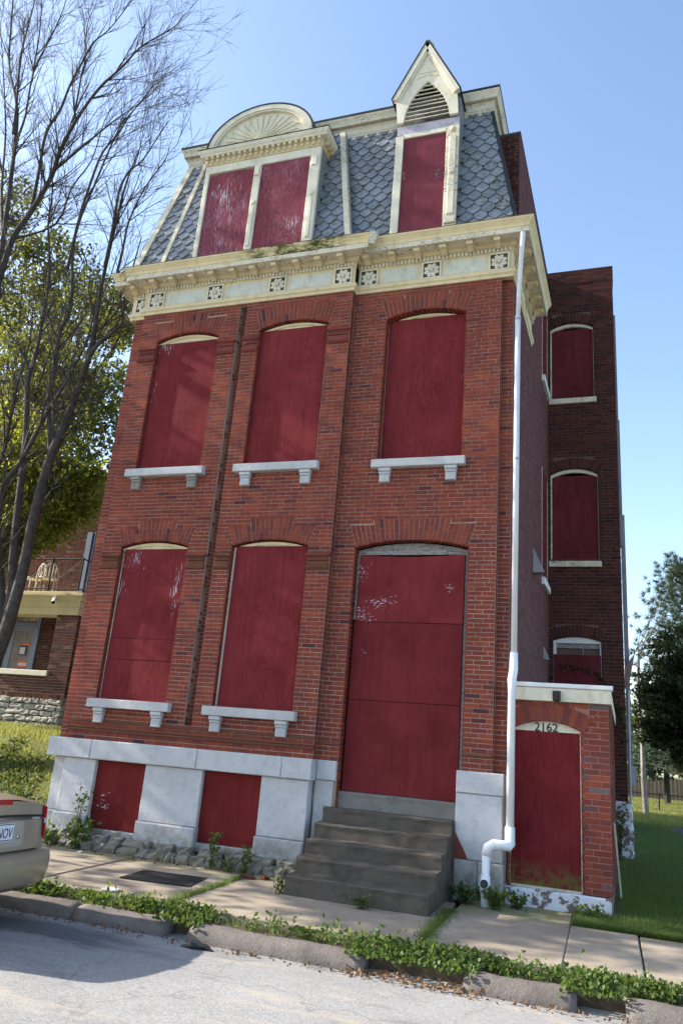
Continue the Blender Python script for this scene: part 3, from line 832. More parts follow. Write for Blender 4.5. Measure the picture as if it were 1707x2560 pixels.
# windows: board, cream head, sill with brackets
def window_head(fr, A, d, zb, parent, mat):
    uc, hw, spring, crown, R, zc = A
    N = 12
    us = [uc - hw + 2 * hw * i / N for i in range(N + 1)]
    q = MB()
    low = [(u, zb) for u in us]
    top = [(u, max(zb + .004, arch_z(A, u) - 0.055)) for u in us]
    q.ring(fr, top, low, d - 0.05, d - 0.03)
    q.ring(fr, [(u, max(zb + .004, arch_z(A, u) - 0.020)) for u in us], [(u, max(zb, arch_z(A, u) - 0.065)) for u in us], d - 0.05, d - 0.012)
    return q.build('window_head', mat, parent)
def sill(fr, u0, u1, zt, parent, bmat, zb_h=0.13, mat=None):
    q = MB(); q.cbox(fr, u0, u1, -0.06, 0.115, zt - zb_h, zt, 0.008)
    s_ = q.build('sill', mat or SILL, parent)
    for c in (u0 + 0.21, u1 - 0.21):
        q = MB()
        z = zt - zb_h - 0.003
        q.cbox(fr, c - 0.092, c + 0.092, -0.01, 0.10, z - 0.055, z, 0.01)
        q.cbox(fr, c - 0.085, c + 0.085, -0.01, 0.082, z - 0.095, z - 0.057, 0.012)
        q.cbox(fr, c - 0.078, c + 0.078, -0.01, 0.066, z - 0.22, z - 0.097, 0.01)
        for k in (-0.05, -0.017, 0.017, 0.05):
            q.fbox(fr, c + k - 0.011, c + k + 0.011, 0.0, 0.073, z - 0.215, z - 0.105)
        q.build('sill_bracket', bmat, s_)
    return s_
def window(name, boards, d, zb, sill_u=None, bm=STONE, label=None, smat=None):
    fr, A, h, hm, zs, zsh, zmid, mid, nn = WIN[name]
    uc, hw, spring, crown, R, zc = A
    at = Vector(fr(uc, 0, zs))
    q = MB()
    q.fbox(fr, uc - hw - 0.03, uc + hw + 0.03, d - 0.10, d - 0.09, zs - 0.02, crown + 0.02)
    w = q.build('window', DARK, house)
    if label: w['label'] = label
    q = MB()
    for s_ in (-1, 1):
        q.fbox(fr, uc + s_ * (hw - 0.03) - 0.03, uc + s_ * (hw - 0.03) + 0.03, d - 0.08, d - 0.016, zs, spring - 0.02)
    q.build('frame', CREAM_OLD, w)
    window_head(fr, A, d + 0.01, zb, w, CREAM)
    for (u0, u1, z0, z1, mt, lb, t) in boards:
        q = MB(); q.cbox(fr, u0, u1, d - 0.014, d + t, z0, z1, 0.002)
        o = q.build('board', mt, w)
        if lb: o['label'] = lb
    if sill_u: sill(fr, sill_u[0], sill_u[1], zs, w, bm, mat=smat)
    return w
window('W1u', [(-7.468, -6.268, 6.035, 8.475, BOARD_STREAK, None, 0.0)], -0.06, 8.46, (-7.60, -6.12), BRACKET_GREY)
window('W2u', [(-5.442, -4.238, 6.06, 8.52, BOARD, None, 0.0)], -0.062, 8.50, (-5.57, -4.12))
window('W1l', [(-7.445, -6.278, 3.195, 4.655, BOARD_STREAK, 'red board with vertical white paint streaks', 0.0), (-7.445, -6.27, 2.868, 3.190, BOARD, None, 0.006), (-7.45, -6.27, 2.255, 2.863, BOARD, None, 0.002)], -0.06, 4.63, (-7.56, -6.12))
window('W2l', [(-5.41, -4.225, 2.255, 4.69, BOARD, None, 0.0)], -0.06, 4.66, (-5.56, -4.10))
window('W3u', [(-3.222, -1.966, 6.13, 8.575, BOARD2, None, 0.0)], -0.11, 8.55, (-3.30, -1.87))
WIN_D = WIN['DR']
# door
fr, A = WIN_D[0], WIN_D[1]
q = MB(); q.fbox(fr, -3.50, -1.78, -0.24, -0.22, 1.04, 4.80); door = q.build('door', DARK, house, label='tall doorway covered by three red plywood boards')
for (z0, z1, mt, t, lb) in ((1.256, 2.474, BOARD_DOOR, 0.0, None), (2.48, 3.588, BOARD_DOOR, 0.003, None), (3.592, 4.588, BOARD_CHIP, 0.016, 'red board with many chipped white paint spots')):
    q = MB()
    if lb:  # the upper sheet sags at the top
        N = 10
        us = [-3.425 + (1.571) * i / N for i in range(N + 1)]
        q.ring(fr, [(u, z1 - 0.03 * math.sin(math.pi * i / N)) for i, u in enumerate(us)], [(u, z0) for u in us], -0.124, -0.11 + t)
    else:
        q.cbox(fr, -3.452, -1.856, -0.124, -0.11 + t, z0, z1, 0.002)
    o = q.build('board', mt, door)
    if lb: o['label'] = lb
N = 12
us = [-3.47 + 1.664 * i / N for i in range(N + 1)]
q = MB(); q.ring(fr, [(u, max(4.655, arch_z(A, u) - 0.012)) for u in us], [(u, 4.60) for u in us], -0.20, -0.15); q.build('transom_board', OLD_WOOD, door)
q = MB(); q.cbox(fr, -3.36, -2.13, -0.15, -0.125, 4.598, 4.668, 0.004); q.build('transom_board', OLD_WOOD, door)
q = MB(); q.fbox(fr, -3.47, -3.43, -0.17, -0.13, 3.62, 4.60); q.fbox(fr, -1.85, -1.81, -0.17, -0.13, 1.3, 4.60); q.build('door_frame', OLD_WOOD, door)

# stone base --------------------------------------------------------------
base = MB().box(-8.06, -3.86, 10.50, 10.60, 0.0, 1.62).build('stone_base', STONE, house)
FB = Frame((0, 10.25, 0), (1, 0, 0), (0, -1, 0))
for a, b in ((-8.14, -7.362), (-7.358, -5.555), (-5.551, -4.235), (-4.231, -3.79)):
    MB().cbox(FB, a, b, -0.26, 0.085, 1.357, 1.632, 0.012).build('base_stone', STONE, base)
for a, b in ((-8.08, -7.84), (-7.835, -7.265), (-6.40, -5.455), (-4.535, -3.83)):
    o = 0.03 if a > -8 else -0.06
    MB().cbox(FB, a, b, -0.26, o, 0.585, 1.353, 0.01).build('base_stone', STONE, base)
    MB().cbox(FB, a - 0.01 if a > -8 else a, b + 0.012, -0.26, o + 0.05, 0.20, 0.581, 0.02).build('base_stone', STONE_LOW if a > -5 else STONE, base)
FBR = Frame((0, YR, 0), (1, 0, 0), (0, -1, 0))
MB().cbox(FBR, -3.785, -3.50, -0.3, 0.045, 1.375, 1.632, 0.012).build('base_stone', STONE, base)
MB().cbox(FBR, -3.80, -3.53, -0.3, 0.025, 0.2, 1.371, 0.012).build('base_stone', STONE_LOW, base)
MB().cbox(FBR, -1.85, -1.245, -0.25, 0.055, 1.385, 1.655, 0.012).build('base_stone', STONE, base)
MB().cbox(FBR, -1.85, -1.255, -0.25, 0.04, 0.60, 1.381, 0.012).build('base_stone', STONE, base)
MB().cbox(FBR, -1.85, -1.56, -0.25, 0.045, 0.12, 0.596, 0.012).build('base_stone', STONE_LOW, base)
MB().cbox(FBR, -1.555, -1.24, -0.25, 0.052, 0.25, 0.596, 0.02).build('base_stone', STONE_LOW, base)
q = MB(); q.prism(FBR, [(-1.848, 0.605), (-1.675, 0.605), (-1.72, 0.70), (-1.79, 0.82), (-1.848, 0.93)], -0.02, 0.0415); q.build('bare_brick_patch', BRICK_GATE, base)
MB().box(-3.53, -1.80, YR + .02, YR + .2, 0.1, 1.04).build('base_stone', STONE_LOW, base)
for a, b, z0, mt in ((-7.262, -6.403, 0.405, BOARD_BASE), (-5.452, -4.538, 0.40, BOARD_BASE)):
    q = MB(); q.cbox(FB, a, b, -0.055, -0.04, z0, 1.352, 0.002); w = q.build('basement_window', mt, house, label='square red board over a basement window')
    q = MB(); q.cbox(FB, a - 0.03, b + 0.05, -0.2, 0.02, z0 - 0.13, z0 - 0.004, 0.015); q.build('sill', STONE_LOW, w)
# rough rubble footing, stone by stone
ico_v = [(0, 0, 1)] + [(math.cos(a) * .894, math.sin(a) * .894, .447) for a in [k * 2 * math.pi / 5 for k in range(5)]] + [(math.cos(a) * .894, math.sin(a) * .894, -.447) for a in [(k + .5) * 2 * math.pi / 5 for k in range(5)]] + [(0, 0, -1)]
ico_f = [(0, 1 + k, 1 + (k + 1) % 5) for k in range(5)] + [(1 + k, 6 + k, 1 + (k + 1) % 5) for k in range(5)] + [(1 + (k + 1) % 5, 6 + k, 6 + (k + 1) % 5) for k in range(5)] + [(11, 6 + (k + 1) % 5, 6 + k) for k in range(5)]
def rough_stone(sx, sy, sz, j=0.15, pw=0.22):
    """blocky boulder: cube pushed towards a sphere with jitter, 48 faces"""
    q = MB(); v = {}; N = 3
    def P(i, j_, k):
        key = (i, j_, k)
        if key not in v:
            x, y, z = (2 * i / N - 1), (2 * j_ / N - 1), (2 * k / N - 1)
            l = math.sqrt(x * x + y * y + z * z); mx = max(abs(x), abs(y), abs(z))
            s_ = (mx / l) ** pw if l else 1
            r_ = random.Random(hash(key) + seed_[0])
            v[key] = (len(v), (x * s_ * sx * (1 + r_.uniform(-j, j)), y * s_ * sy * (1 + r_.uniform(-j, j)), z * s_ * sz * (1 + r_.uniform(-j, j))))
        return v[key][0]
    f = []
    for a in range(N):
        for b in range(N):
            f.append((P(a, b, N), P(a + 1, b, N), P(a + 1, b + 1, N), P(a, b + 1, N)))
            f.append((P(a, 0, b), P(a + 1, 0, b), P(a + 1, 0, b + 1), P(a, 0, b + 1)))
            f.append((P(0, a + 1, b), P(0, a, b), P(0, a, b + 1), P(0, a + 1, b + 1)))
            f.append((P(N, a, b), P(N, a + 1, b), P(N, a + 1, b + 1), P(N, a, b + 1)))
    pts = [p for _, p in sorted(v.values())]
    me = bpy.data.meshes.new('stone'); me.from_pydata(pts, [], f)
    return me
seed_ = [3]
def stones(parent, specs, mat, nvar=8, name='stone', sz0=(0.16, 0.1, 0.07)):
    var = []
    for k in range(nvar):
        seed_[0] = k * 917
        me = rough_stone(1, 1, 1); me.materials.append(mat); var.append(me)
    for (c, s_, rz) in specs:
        o = link(name, rnd.choice(var), None, parent, c)
        o.scale = s_; o.rotation_euler = (rnd.uniform(-.1, .1), rnd.uniform(-.1, .1), rz)
spec = []
x = -8.0
while x < -3.7:
    w = rnd.uniform(0.14, 0.34)
    hgt = 0.35 if (-7.3 < x < -6.35 or -5.5 < x < -4.5) else 0.26
    spec.append(((x + w / 2, 10.12 + rnd.uniform(-.03, .04), 0.12 + 0.05), (w * 0.52, 0.13, 0.085), rnd.uniform(-.1, .1)))
    spec.append(((x + w / 2 + rnd.uniform(-.1, .1), 10.17 + rnd.uniform(-.03, .03), 0.12 + 0.16), (w * rnd.uniform(.40, .52), 0.11, 0.06), rnd.uniform(-.1, .1)))
    x += w
stones(base, spec, RUBBLE)

# side wall towards the lawn, parapet ----------------------------------------
FSD = Frame((XS1, YR + 0.11, 0), (SK, 1, 0), (1, -SK, 0))
LSD = 4.88
q = MB()
q.fbox(FSD, 0, LSD, -0.06, 0.0, 0.2, 9.95)
q.fbox(FSD, 0.45, LSD + 0.02, -0.42, -0.002, 9.95, 12.40)
side = q.build('side_wall', mortar_mat('side_mortar', (0.30, 0.22, 0.22)), house)
bw = Brickwork()
sw = [(3.75, 4.62, 5.15, 7.35), (3.75, 4.62, 9.35, 11.2)]
hs = lambda z: [(a - .02, b + .02) for a, b, z0, z1 in sw if z0 < z < z1]
bw.lay(FSD, 0.0, LSD, 2.3, 9.95, hs, single=False, depth=0.02)
bw.lay(FSD, 0.45, LSD, 9.95, 12.40, hs, single=False, depth=0.02)
FPE = Frame((0, YR + 0.11 + 0.45, 0), (1, 0, 0), (0, -1, 0))
bw.build(side, BRICK_SIDE, 0)
bw = Brickwork()
bw.lay(FPE, XS1 - 0.40, XS1 + 0.018, 9.95, 12.40, None, 0.03, single=False)
bw.build(side, BRICK_WING, 0)
q = MB(); q.fbox(FSD, 0.44, LSD + 0.02, -0.43, 0.012, 12.402, 12.45); q.build('parapet_coping', simple('dark_coping', (0.05, 0.045, 0.05), 0.7), side)
for a, b, z0, z1 in sw:
    q = MB(); q.fbox(FSD, a, b, -0.015, 0.006, z0, z1); w = q.build('window', BOARD_WING, house)
    q = MB(); q.cbox(FSD, a - 0.05, b + 0.05, -0.02, 0.07, z0 - 0.14, z0 - 0.003, 0.006); q.build('sill', WHITE, w)
    q = MB(); q.fbox(FSD, a - 0.03, a, -0.02, 0.012, z0, z1); q.fbox(FSD, b, b + .03, -0.02, 0.012, z0, z1); q.build('frame', CREAM_OLD, w)
for u, z, s_ in ((2.55, 4.93, 1.0), (4.05, 3.66, 0.55)):          # sheet-metal vent hoods
    q = MB()
    a, h_, o_ = 0.22 * s_, 0.44 * s_, 0.20 * s_
    v = [FSD(u - a / 2, 0.008, z), FSD(u + a / 2, 0.008, z), FSD(u + a / 2, o_, z), FSD(u - a / 2, o_, z), FSD(u - a / 2, 0.008, z + h_), FSD(u + a / 2, 0.008, z + h_)]
    q.add(v, [(3, 2, 5, 4), (0, 3, 4), (1, 5, 2), (0, 1, 2, 3), (0, 4, 5, 1)])
    q.build('vent_hood', METAL_GREY, side)

# rear wing ---------------------------------------------------------------
YW = 15.4; XW0, XW1 = -1.03, 0.345
FW = Frame((0, YW, 0), (1, 0, 0), (0, -1, 0))
A1 = arch_params(-0.530, 0.452, 11.08, 11.205); A2 = arch_params(-0.515, 0.468, 7.62, 7.745); A3 = arch_params(-0.495, 0.445, 4.155, 4.235)
wh = []
for A_, zs in ((A1, 9.35), (A2, 5.75), (A3, 2.7)):
    wh.append(arch_hole(A_, zs, A_[2] + 0.24, A_[3] + 0.24, 0.40, 0.09))
q = mortar_body(FW, None, [h[1] for h in wh], XW0, XW1, 1.30, 12.52, 0, 160)
q.box(XW0 - 1, XW1 - 0.01, YW + 0.10, YW + 9, 0.2, 12.3)
q.box(XW0 - 0.1, XW1 + 0.02, YW - 0.012, YW + 0.3, 12.20, 12.55)
wing = q.build('wing_wall', MORTAR_WING, house)
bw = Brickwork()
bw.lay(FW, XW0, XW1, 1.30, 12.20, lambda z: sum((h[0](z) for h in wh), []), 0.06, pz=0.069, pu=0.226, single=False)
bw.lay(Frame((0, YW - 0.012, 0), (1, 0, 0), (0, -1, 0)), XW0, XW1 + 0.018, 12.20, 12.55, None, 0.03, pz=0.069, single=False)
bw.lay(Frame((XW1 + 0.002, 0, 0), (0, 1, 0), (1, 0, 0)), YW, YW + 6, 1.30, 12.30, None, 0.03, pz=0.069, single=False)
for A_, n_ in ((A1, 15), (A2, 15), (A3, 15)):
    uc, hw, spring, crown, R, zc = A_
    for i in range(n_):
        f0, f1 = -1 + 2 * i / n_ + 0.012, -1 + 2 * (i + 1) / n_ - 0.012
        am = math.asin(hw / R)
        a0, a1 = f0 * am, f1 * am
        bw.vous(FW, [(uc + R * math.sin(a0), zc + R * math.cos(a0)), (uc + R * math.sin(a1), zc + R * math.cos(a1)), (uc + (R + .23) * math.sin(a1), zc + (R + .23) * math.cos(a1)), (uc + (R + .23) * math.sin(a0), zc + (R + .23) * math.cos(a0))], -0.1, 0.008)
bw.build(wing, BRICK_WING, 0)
for A_, zs, bz in ((A1, 9.35, (9.36, 11.06)), (A2, 5.75, (5.77, 7.60))):
    uc, hw = A_[0], A_[1]
    q = MB(); q.fbox(FW, uc - hw - 0.02, uc + hw + 0.02, -0.16, -0.15, zs, A_[3] + .02); w = q.build('window', DARK, house)
    q = MB(); q.cbox(FW, uc - hw + 0.03, uc + hw - 0.012, -0.075, -0.06, bz[0], bz[1], 0.002); q.build('board', BOARD_WING, w)
    q = MB(); q.fbox(FW, uc - hw, uc - hw + 0.028, -0.1, -0.05, zs, A_[2]); q.fbox(FW, uc + hw - 0.010, uc + hw, -0.1, -0.05, zs, A_[2]); q.build('frame', CREAM_OLD, w)
    N = 10; us = [uc - hw + 2 * hw * i / N for i in range(N + 1)]
    q = MB(); q.ring(FW, [(u, arch_z(A_, u) - 0.004) for u in us], [(u, arch_z(A_, u) - 0.075) for u in us], -0.10, -0.04)
    q.ring(FW, [(u, arch_z(A_, u) - 0.076) for u in us], [(u, A_[2] - 0.10) for u in us], -0.13, -0.10); q.build('window_head', CREAM_PALE, w)
    q = MB(); q.cbox(FW, uc - hw - 0.03, uc + hw + 0.04, -0.1, 0.05, zs - 0.12, zs - 0.002, 0.006); q.build('sill', CREAM_OLD, w)
uc, hw = A3[0], A3[1]
q = MB(); q.fbox(FW, uc - hw, uc + hw, -0.13, -0.12, 2.7, 4.22); w = q.build('window', GLASS_DARK, house, label='half-boarded window with white arched frame above the gateway roof')
N = 10; us = [uc - hw + 2 * hw * i / N for i in range(N + 1)]
q = MB(); q.ring(FW, [(u, arch_z(A3, u) - 0.003) for u in us], [(u, 4.115) for u in us], -0.11, -0.03)
q.fbox(FW, uc - hw + .002, uc - hw + 0.055, -0.11, -0.031, 2.75, 4.114); q.fbox(FW, uc + hw - 0.03, uc + hw - .002, -0.11, -0.031, 2.75, 4.114); q.build('frame', WHITE, w)
q = MB(); q.fbox(FW, uc - hw + 0.056, uc + hw - 0.031, -0.115, -0.06, 4.02, 4.113); q.fbox(FW, uc + 0.10, uc + 0.12, -0.115, -0.08, 3.85, 4.02); q.build('sash', OLD_WOOD, w)
q = MB(); q.cbox(FW, uc - hw + 0.01, uc + hw - 0.01, -0.03, -0.015, 2.75, 3.89, 0.002); q.build('board', BOARD_WING, w)
wf = MB().box(XW0 - .2, XW1 + 0.03, YW - 0.03, YW + 6, 0.1, 1.30).build('foundation_wall', WHITEWASH, house)
spec = []
for zz in (0.36, 0.62, 0.88, 1.12):
    x = 0.02
    while x < 0.36:
        spec.append(((x + 0.08, YW - 0.02, zz), (0.10, 0.05, 0.12), 0)); x += 0.17
    for k in range(8): spec.append(((XW1 + 0.03, YW + 0.15 + k * 0.3, zz), (0.05, 0.16, 0.12), 0))
stones(wf, spec, WHITEWASH, 6)
# worn boards, bracket and box on the wing's far corner
q = MB(); q.box(0.36, 0.40, 15.9, 16.02, 6.2, 11.6); q.box(0.40, 0.43, 16.3, 16.5, 5.2, 9.2); q.box(0.375, 0.46, 16.0, 16.08, 1.9, 6.9); q.build('corner_board', GREY_TRIM, wing)
q = MB(); q.add([(0.36, 15.85, 3.35), (0.36, 15.95, 3.35), (0.44, 15.95, 3.42), (0.44, 15.85, 3.42), (0.37, 15.85, 3.75), (0.37, 15.95, 3.75), (0.56, 15.95, 4.02), (0.56, 15.85, 4.02)], BOXF); q.build('bracket', simple('pinkish_wood', (0.25, 0.15, 0.14), 0.8), wing)
q = MB(); q.box(0.37, 0.51, 15.8, 15.95, 1.58, 1.92); q.build('meter_box', METAL_GREY, wing)
q = MB(); q.tube([(0.40, 15.75, 0.4), (0.40, 15.75, 1.6), (0.42, 15.8, 3.3)], 0.022, 6); q.build('conduit', METAL_GREY, wing)

# ---- main cornice ---------------------------------------------------------
def offset_path(path, o):
    out = []
    n = len(path)
    for i in range(n):
        def nrm(a, b):
            d = Vector((b[0] - a[0], b[1] - a[1])).normalized()
            return Vector((d.y, -d.x))
        if i == 0: m_ = nrm(path[0], path[1]); s_ = 1
        elif i == n - 1: m_ = nrm(path[-2], path[-1]); s_ = 1
        else:
            a, b = nrm(path[i - 1], path[i]), nrm(path[i], path[i + 1])
            m_ = (a + b)
            m_ = m_.normalized(); s_ = 1 / max(0.3, m_.dot(a))
        out.append((path[i][0] + m_.x * o * s_, path[i][1] + m_.y * o * s_))
    return out
def sweep(q, path, prof):
    """profile [(offset, z)] carried along a plan path with mitred corners; closed profile"""
    rows = []
    for o, z in prof:
        rows.append([(x, y, z) for x, y in offset_path(path, o)])
    n = len(path); k = len(prof)
    v = [p for r in rows for p in r]
    f = []
    for j in range(k):
        l = (j + 1) % k
        for i in range(n - 1): f.append((j * n + i, j * n + i + 1, l * n + i + 1, l * n + i))
    f.append(tuple(j * n for j in range(k))); f.append(tuple(j * n + n - 1 for j in range(k - 1, -1, -1)))
    q.add(v, f)
    return q
CP = [(XL0 - 0.09, 12.6), (XL0 - 0.09, YP + .11), (XP0, YP + .11), (XP0, YP), (XP1, YP), (XP1, YR), (XS1 - 0.02, YR), (XS1 - 0.02 + SK * 2.2, 12.6)]
cornice = sweep(MB(), CP, [(-0.1, 9.10), (0.022, 9.10), (0.022, 9.545), (-0.1, 9.545)]).build('cornice', CREAM, house)
sweep(MB(), CP, [(0.0, 9.075), (0.03, 9.075), (0.038, 9.12), (0.06, 9.14), (0.066, 9.19), (0.05, 9.20), (0.02, 9.20)]).build('bottom_moulding', CREAM, cornice)
sweep(MB(), CP, [(0.0, 9.535), (0.034, 9.535), (0.034, 9.62), (0.062, 9.625), (0.085, 9.655), (0.098, 9.691), (0.0, 9.691)]).build('bed_moulding', CREAM, cornice)
sweep(MB(), CP, [(-0.1, 9.693), (0.270, 9.693), (0.272, 9.675), (0.302, 9.675), (0.302, 9.758), (-0.1, 9.758)]).build('corona', CREAM_OLD, cornice)
sweep(MB(), CP, [(-0.1, 9.760), (0.295, 9.760), (0.308, 9.775), (0.316, 9.815), (0.350, 9.86), (0.372, 9.885), (0.376, 9.908), (-0.1, 9.908)]).build('gutter', CREAM_MOSS, cornice)
sweep(MB(), CP, [(0.10, 9.910), (0.381, 9.910), (0.381, 9.918), (0.10, 9.94)]).build('gutter_lip', simple('rusty_lip', (0.10, 0.065, 0.04), 0.8, 0.5, 9), cornice)
runs = [(Frame((0, YP + .11, 0), (1, 0, 0), (0, -1, 0)), XL0, XP0 - 0.05, [-8.25 + 0.12]), (FP, XP0, XP1, None), (FR, XP1, XS1 - .02, None), (Frame((XS1 - .02, YR, 0), (SK, 1, 0), (1, -SK, 0)), 0.0, 2.2, None)]
dent = MB()
for fr, a, b, ms in runs:
    L_ = b - a
    if ms is None:
        n = max(1, round(L_ / 0.405)); st = L_ / n
        ms = [a + st * (i + 0.5) for i in range(n)]
    for c in ms:
        q = MB()
        q.cbox(fr, c - 0.054, c + 0.054, 0.085, 0.262, 9.612, 9.690, 0.006)
        q.add([fr(c - .045, 0.09, 9.575), fr(c + .045, 0.09, 9.575), fr(c + .045, 0.20, 9.610), fr(c - .045, 0.20, 9.610), fr(c - .045, 0.09, 9.611), fr(c + .045, 0.09, 9.611)], [(0, 1, 2, 3), (0, 3, 4), (1, 5, 2), (0, 4, 5, 1)])
        q.build('modillion', CREAM, cornice)
    n = int((b - a) / 0.062)
    for i in range(n):
        c = a + (i + 0.5) * (b - a) / n
        dent.fbox(fr, c - 0.019, c + 0.019, 0.03, 0.062, 9.545, 9.612)
dent.build('dentils', CREAM_PALE, cornice, kind='stuff')
def rosette_mesh():
    q = MB(); F0 = Frame((0, 0, 0), (1, 0, 0), (0, -1, 0))
    s_, w = 0.162, 0.028
    for a, b, c, d in ((-s_, s_, s_ - w, s_), (-s_, s_, -s_, -s_ + w), (-s_, -s_ + w, -s_ + w, s_ - w), (s_ - w, s_, -s_ + w, s_ - w)):
        q.cbox(F0, a, b, 0.0, 0.024, c, d, 0.005)
    for k in range(8):
        a = math.pi / 8 * (2 * k + 1) if False else math.pi / 4 * k + math.pi / 8
        r1 = 0.128 if True else 0.11
        ca, sa = math.cos(a), math.sin(a)
        def P(r, t, d): return (ca * r - sa * t, -d, sa * r + ca * t)
        v = [P(0.02, 0, .012), P(0.08, -0.036, .008), P(r1 * .9, -0.030, .008), P(r1 * 1.08, 0, .006), P(r1 * .9, 0.030, .008), P(0.08, 0.036, .008), P(0.08, 0, .027)]
        q.add(v, [(i, (i + 1) % 6, 6) for i in range(6)])
    q.lathe((0, 0, 0), [(0.026, 0.012), (0.026, 0.026), (0.016, 0.034)], 8, 'y')
    me = bpy.data.meshes.new('rosette'); me.from_pydata(q.v, [], q.f); me.materials.append(CREAM_PALE)
    return me
RO = rosette_mesh()
q = MB(); q.box(-0.14, 0.14, -0.006, 0.0, -0.14, 0.14); me_b = bpy.data.meshes.new('rosette_panel'); me_b.from_pydata(q.v, [], q.f); me_b.materials.append(ROSE_BACK)
def rosette(x, y):
    o = link('rosette', RO, None, cornice, (x, y - 0.0225, 9.37)); return o
ros = [(-7.98, YP + .11)] + [(x, YP) for x in (-7.62, -6.42, -5.21, -4.01)] + [(x, YR) for x in (-3.60, -2.53, -1.44)]
for x, y in ros:
    rosette(x, y)
    link('rosette_panel', me_b, None, cornice, (x, y - 0.0225, 9.37))
for (a, b, y) in ((-7.62, -6.42, YP), (-6.42, -5.21, YP), (-5.21, -4.01, YP), (-3.60, -2.53, YR), (-2.53, -1.44, YR)):
    fr = Frame((0, y, 0), (1, 0, 0), (0, -1, 0))
    q = MB(); q.fbox(fr, a + 0.22, b - 0.22, 0.0, 0.0245, 9.245, 9.495); pn = q.build('frieze_panel', PANEL, cornice)
# the corner where the gutter has rotted open
q = MB(); q.box(-3.815, -3.785, 10.26, 10.375, 9.15, 9.62); q.build('rotted_gap', DARK, cornice)
q = MB(); q.add([(-3.50, 9.85, 9.68), (-3.40, 9.90, 9.68), (-3.40, 9.98, 9.72), (-3.50, 9.94, 9.72), (-3.46, 9.83, 9.89), (-3.34, 9.88, 9.89), (-3.34, 9.94, 9.91), (-3.46, 9.90, 9.91)], BOXF); q.build('loose_board', CREAM_OLD, cornice)

# ---- mansard roof --------------------------------------------------------
KS = 0.145; CS = math.sqrt(1 + KS * KS)
class Slope:
    def __init__(s, y0): s.y0 = y0
    def __call__(s, u, d, v):
        z = 9.8 + v / CS
        return (u, s.y0 + KS * (z - 9.8) - d / CS, z + d * KS / CS)
SM, SP = Slope(10.28), Slope(10.14)
hl = lambda z: -8.34 + (z - 10.09) * 0.237
hr_ = lambda z: -1.21 - (z - 10.07) * 0.179
pl = lambda z: -7.63 + (z - 10.06) * 0.140
pr_ = lambda z: -3.95 - (z - 10.05) * 0.165
ZT = 12.76
def yM(z): return 10.28 + KS * (z - 9.8)
def yP(z): return 10.14 + KS * (z - 9.8)
q = MB()
v = []
for z in (9.8, ZT):
    v += [(hl(z), yM(z), z), (hr_(z), yM(z), z), (hr_(z), 11.0, z), (hr_(z), 11.2, z), (hl(z), 14.0, z)]
q.add(v, [(0, 1, 6, 5), (1, 2, 7, 6), (4, 0, 5, 9)])
q.add([(pl(9.8), yP(9.8), 9.8), (pr_(9.8), yP(9.8), 9.8), (pr_(ZT), yP(ZT), ZT), (pl(ZT), yP(ZT), ZT), (pl(9.8), yM(9.8) + .02, 9.8), (pr_(9.8), yM(9.8) + .02, 9.8), (pr_(ZT), yM(ZT) + .02, ZT), (pl(ZT), yM(ZT) + .02, ZT)],
      [(0, 1, 2, 3), (1, 5, 6, 2), (4, 0, 3, 7)])
q.add([(hl(ZT), yM(ZT), 12.98), (hr_(ZT), yM(ZT), 12.98), (hr_(ZT) + .1, 14, 12.9), (hl(ZT), 14, 12.9)], [(0, 1, 2, 3)])
q.box(-8.0, -1.35, 11.3, 21.9, 9.7, 12.2)
roof = q.build('mansard_roof', FLASH, house)
PV, PW = 0.158, 0.236
cand = []
def slates(sl, reg_fn, v0, v1, skip):
    nrow = int((v1 - v0) / PV) + 2
    for r_ in range(-1, nrow):
        vb = v0 + r_ * PV
        u = -8.6 + (PW / 2 if r_ % 2 else 0)
        while u < -1.0:
            c = (u + rnd.uniform(-.003, .003), vb + rnd.uniform(-.004, .004))
            w, h1, ht = PW / 2 - 0.007, 0.092, PV * 2 + 0.02
            poly = [(-0.018, 0), (0.018, 0), (w, h1), (w, ht), (-w, ht), (-w, h1)]
            z = 9.8 + (vb + h1) / CS
            if not skip(u, z):
                pg = [(p[0] + c[0], p[1] + c[1]) for p in poly]
                cp = clip_convex(pg, reg_fn)
                if len(cp) >= 3:
                    ar = abs(sum(cp[i][0] * cp[(i + 1) % len(cp)][1] - cp[(i + 1) % len(cp)][0] * cp[i][1] for i in range(len(cp)))) / 2
                    if ar > 0.002: cand.append((sl, c, [(p[0] - c[0], p[1] - c[1]) for p in cp], len(cp) == 6 and ar > 0.06))
            u += PW
v_of = lambda z: (z - 9.8) * CS
sk1 = lambda u, z: -6.86 < u < -4.66 and z < 12.32
sk2 = lambda u, z: -3.2 < u < -2.18 and z < 12.75
def region(a, b, ta=0.0, tb=0.0):
    return [(a(9.8), 0.0), (b(9.8), 0.0), (b(ZT), v_of(ZT)), (a(ZT), v_of(ZT))]
slates(SP, region(pl, pr_), 0.05, v_of(ZT), sk1)
slates(SM, region(pr_, hr_), 0.05, v_of(ZT), sk2)
slates(SM, region(hl, pl), 0.05, v_of(ZT), lambda u, z: False)
def slate_geo(sl, c, poly):
    q = MB(); n = len(poly)
    o = Vector(sl(c[0], 0, c[1]))
    dd = rnd.uniform(-.0015, .0015)
    f1 = lambda v: 0.044 - v * 0.125 + dd
    vo = [Vector(sl(c[0] + u, f1(v), c[1] + v)) - o for u, v in poly]
    vi = [Vector(sl(c[0] + u, f1(v) - 0.013, c[1] + v)) - o for u, v in poly]
    q.add(vo + vi, [tuple(range(n))] + [(i, n + i, n + (i + 1) % n, (i + 1) % n) for i in range(n)])
    return q, o
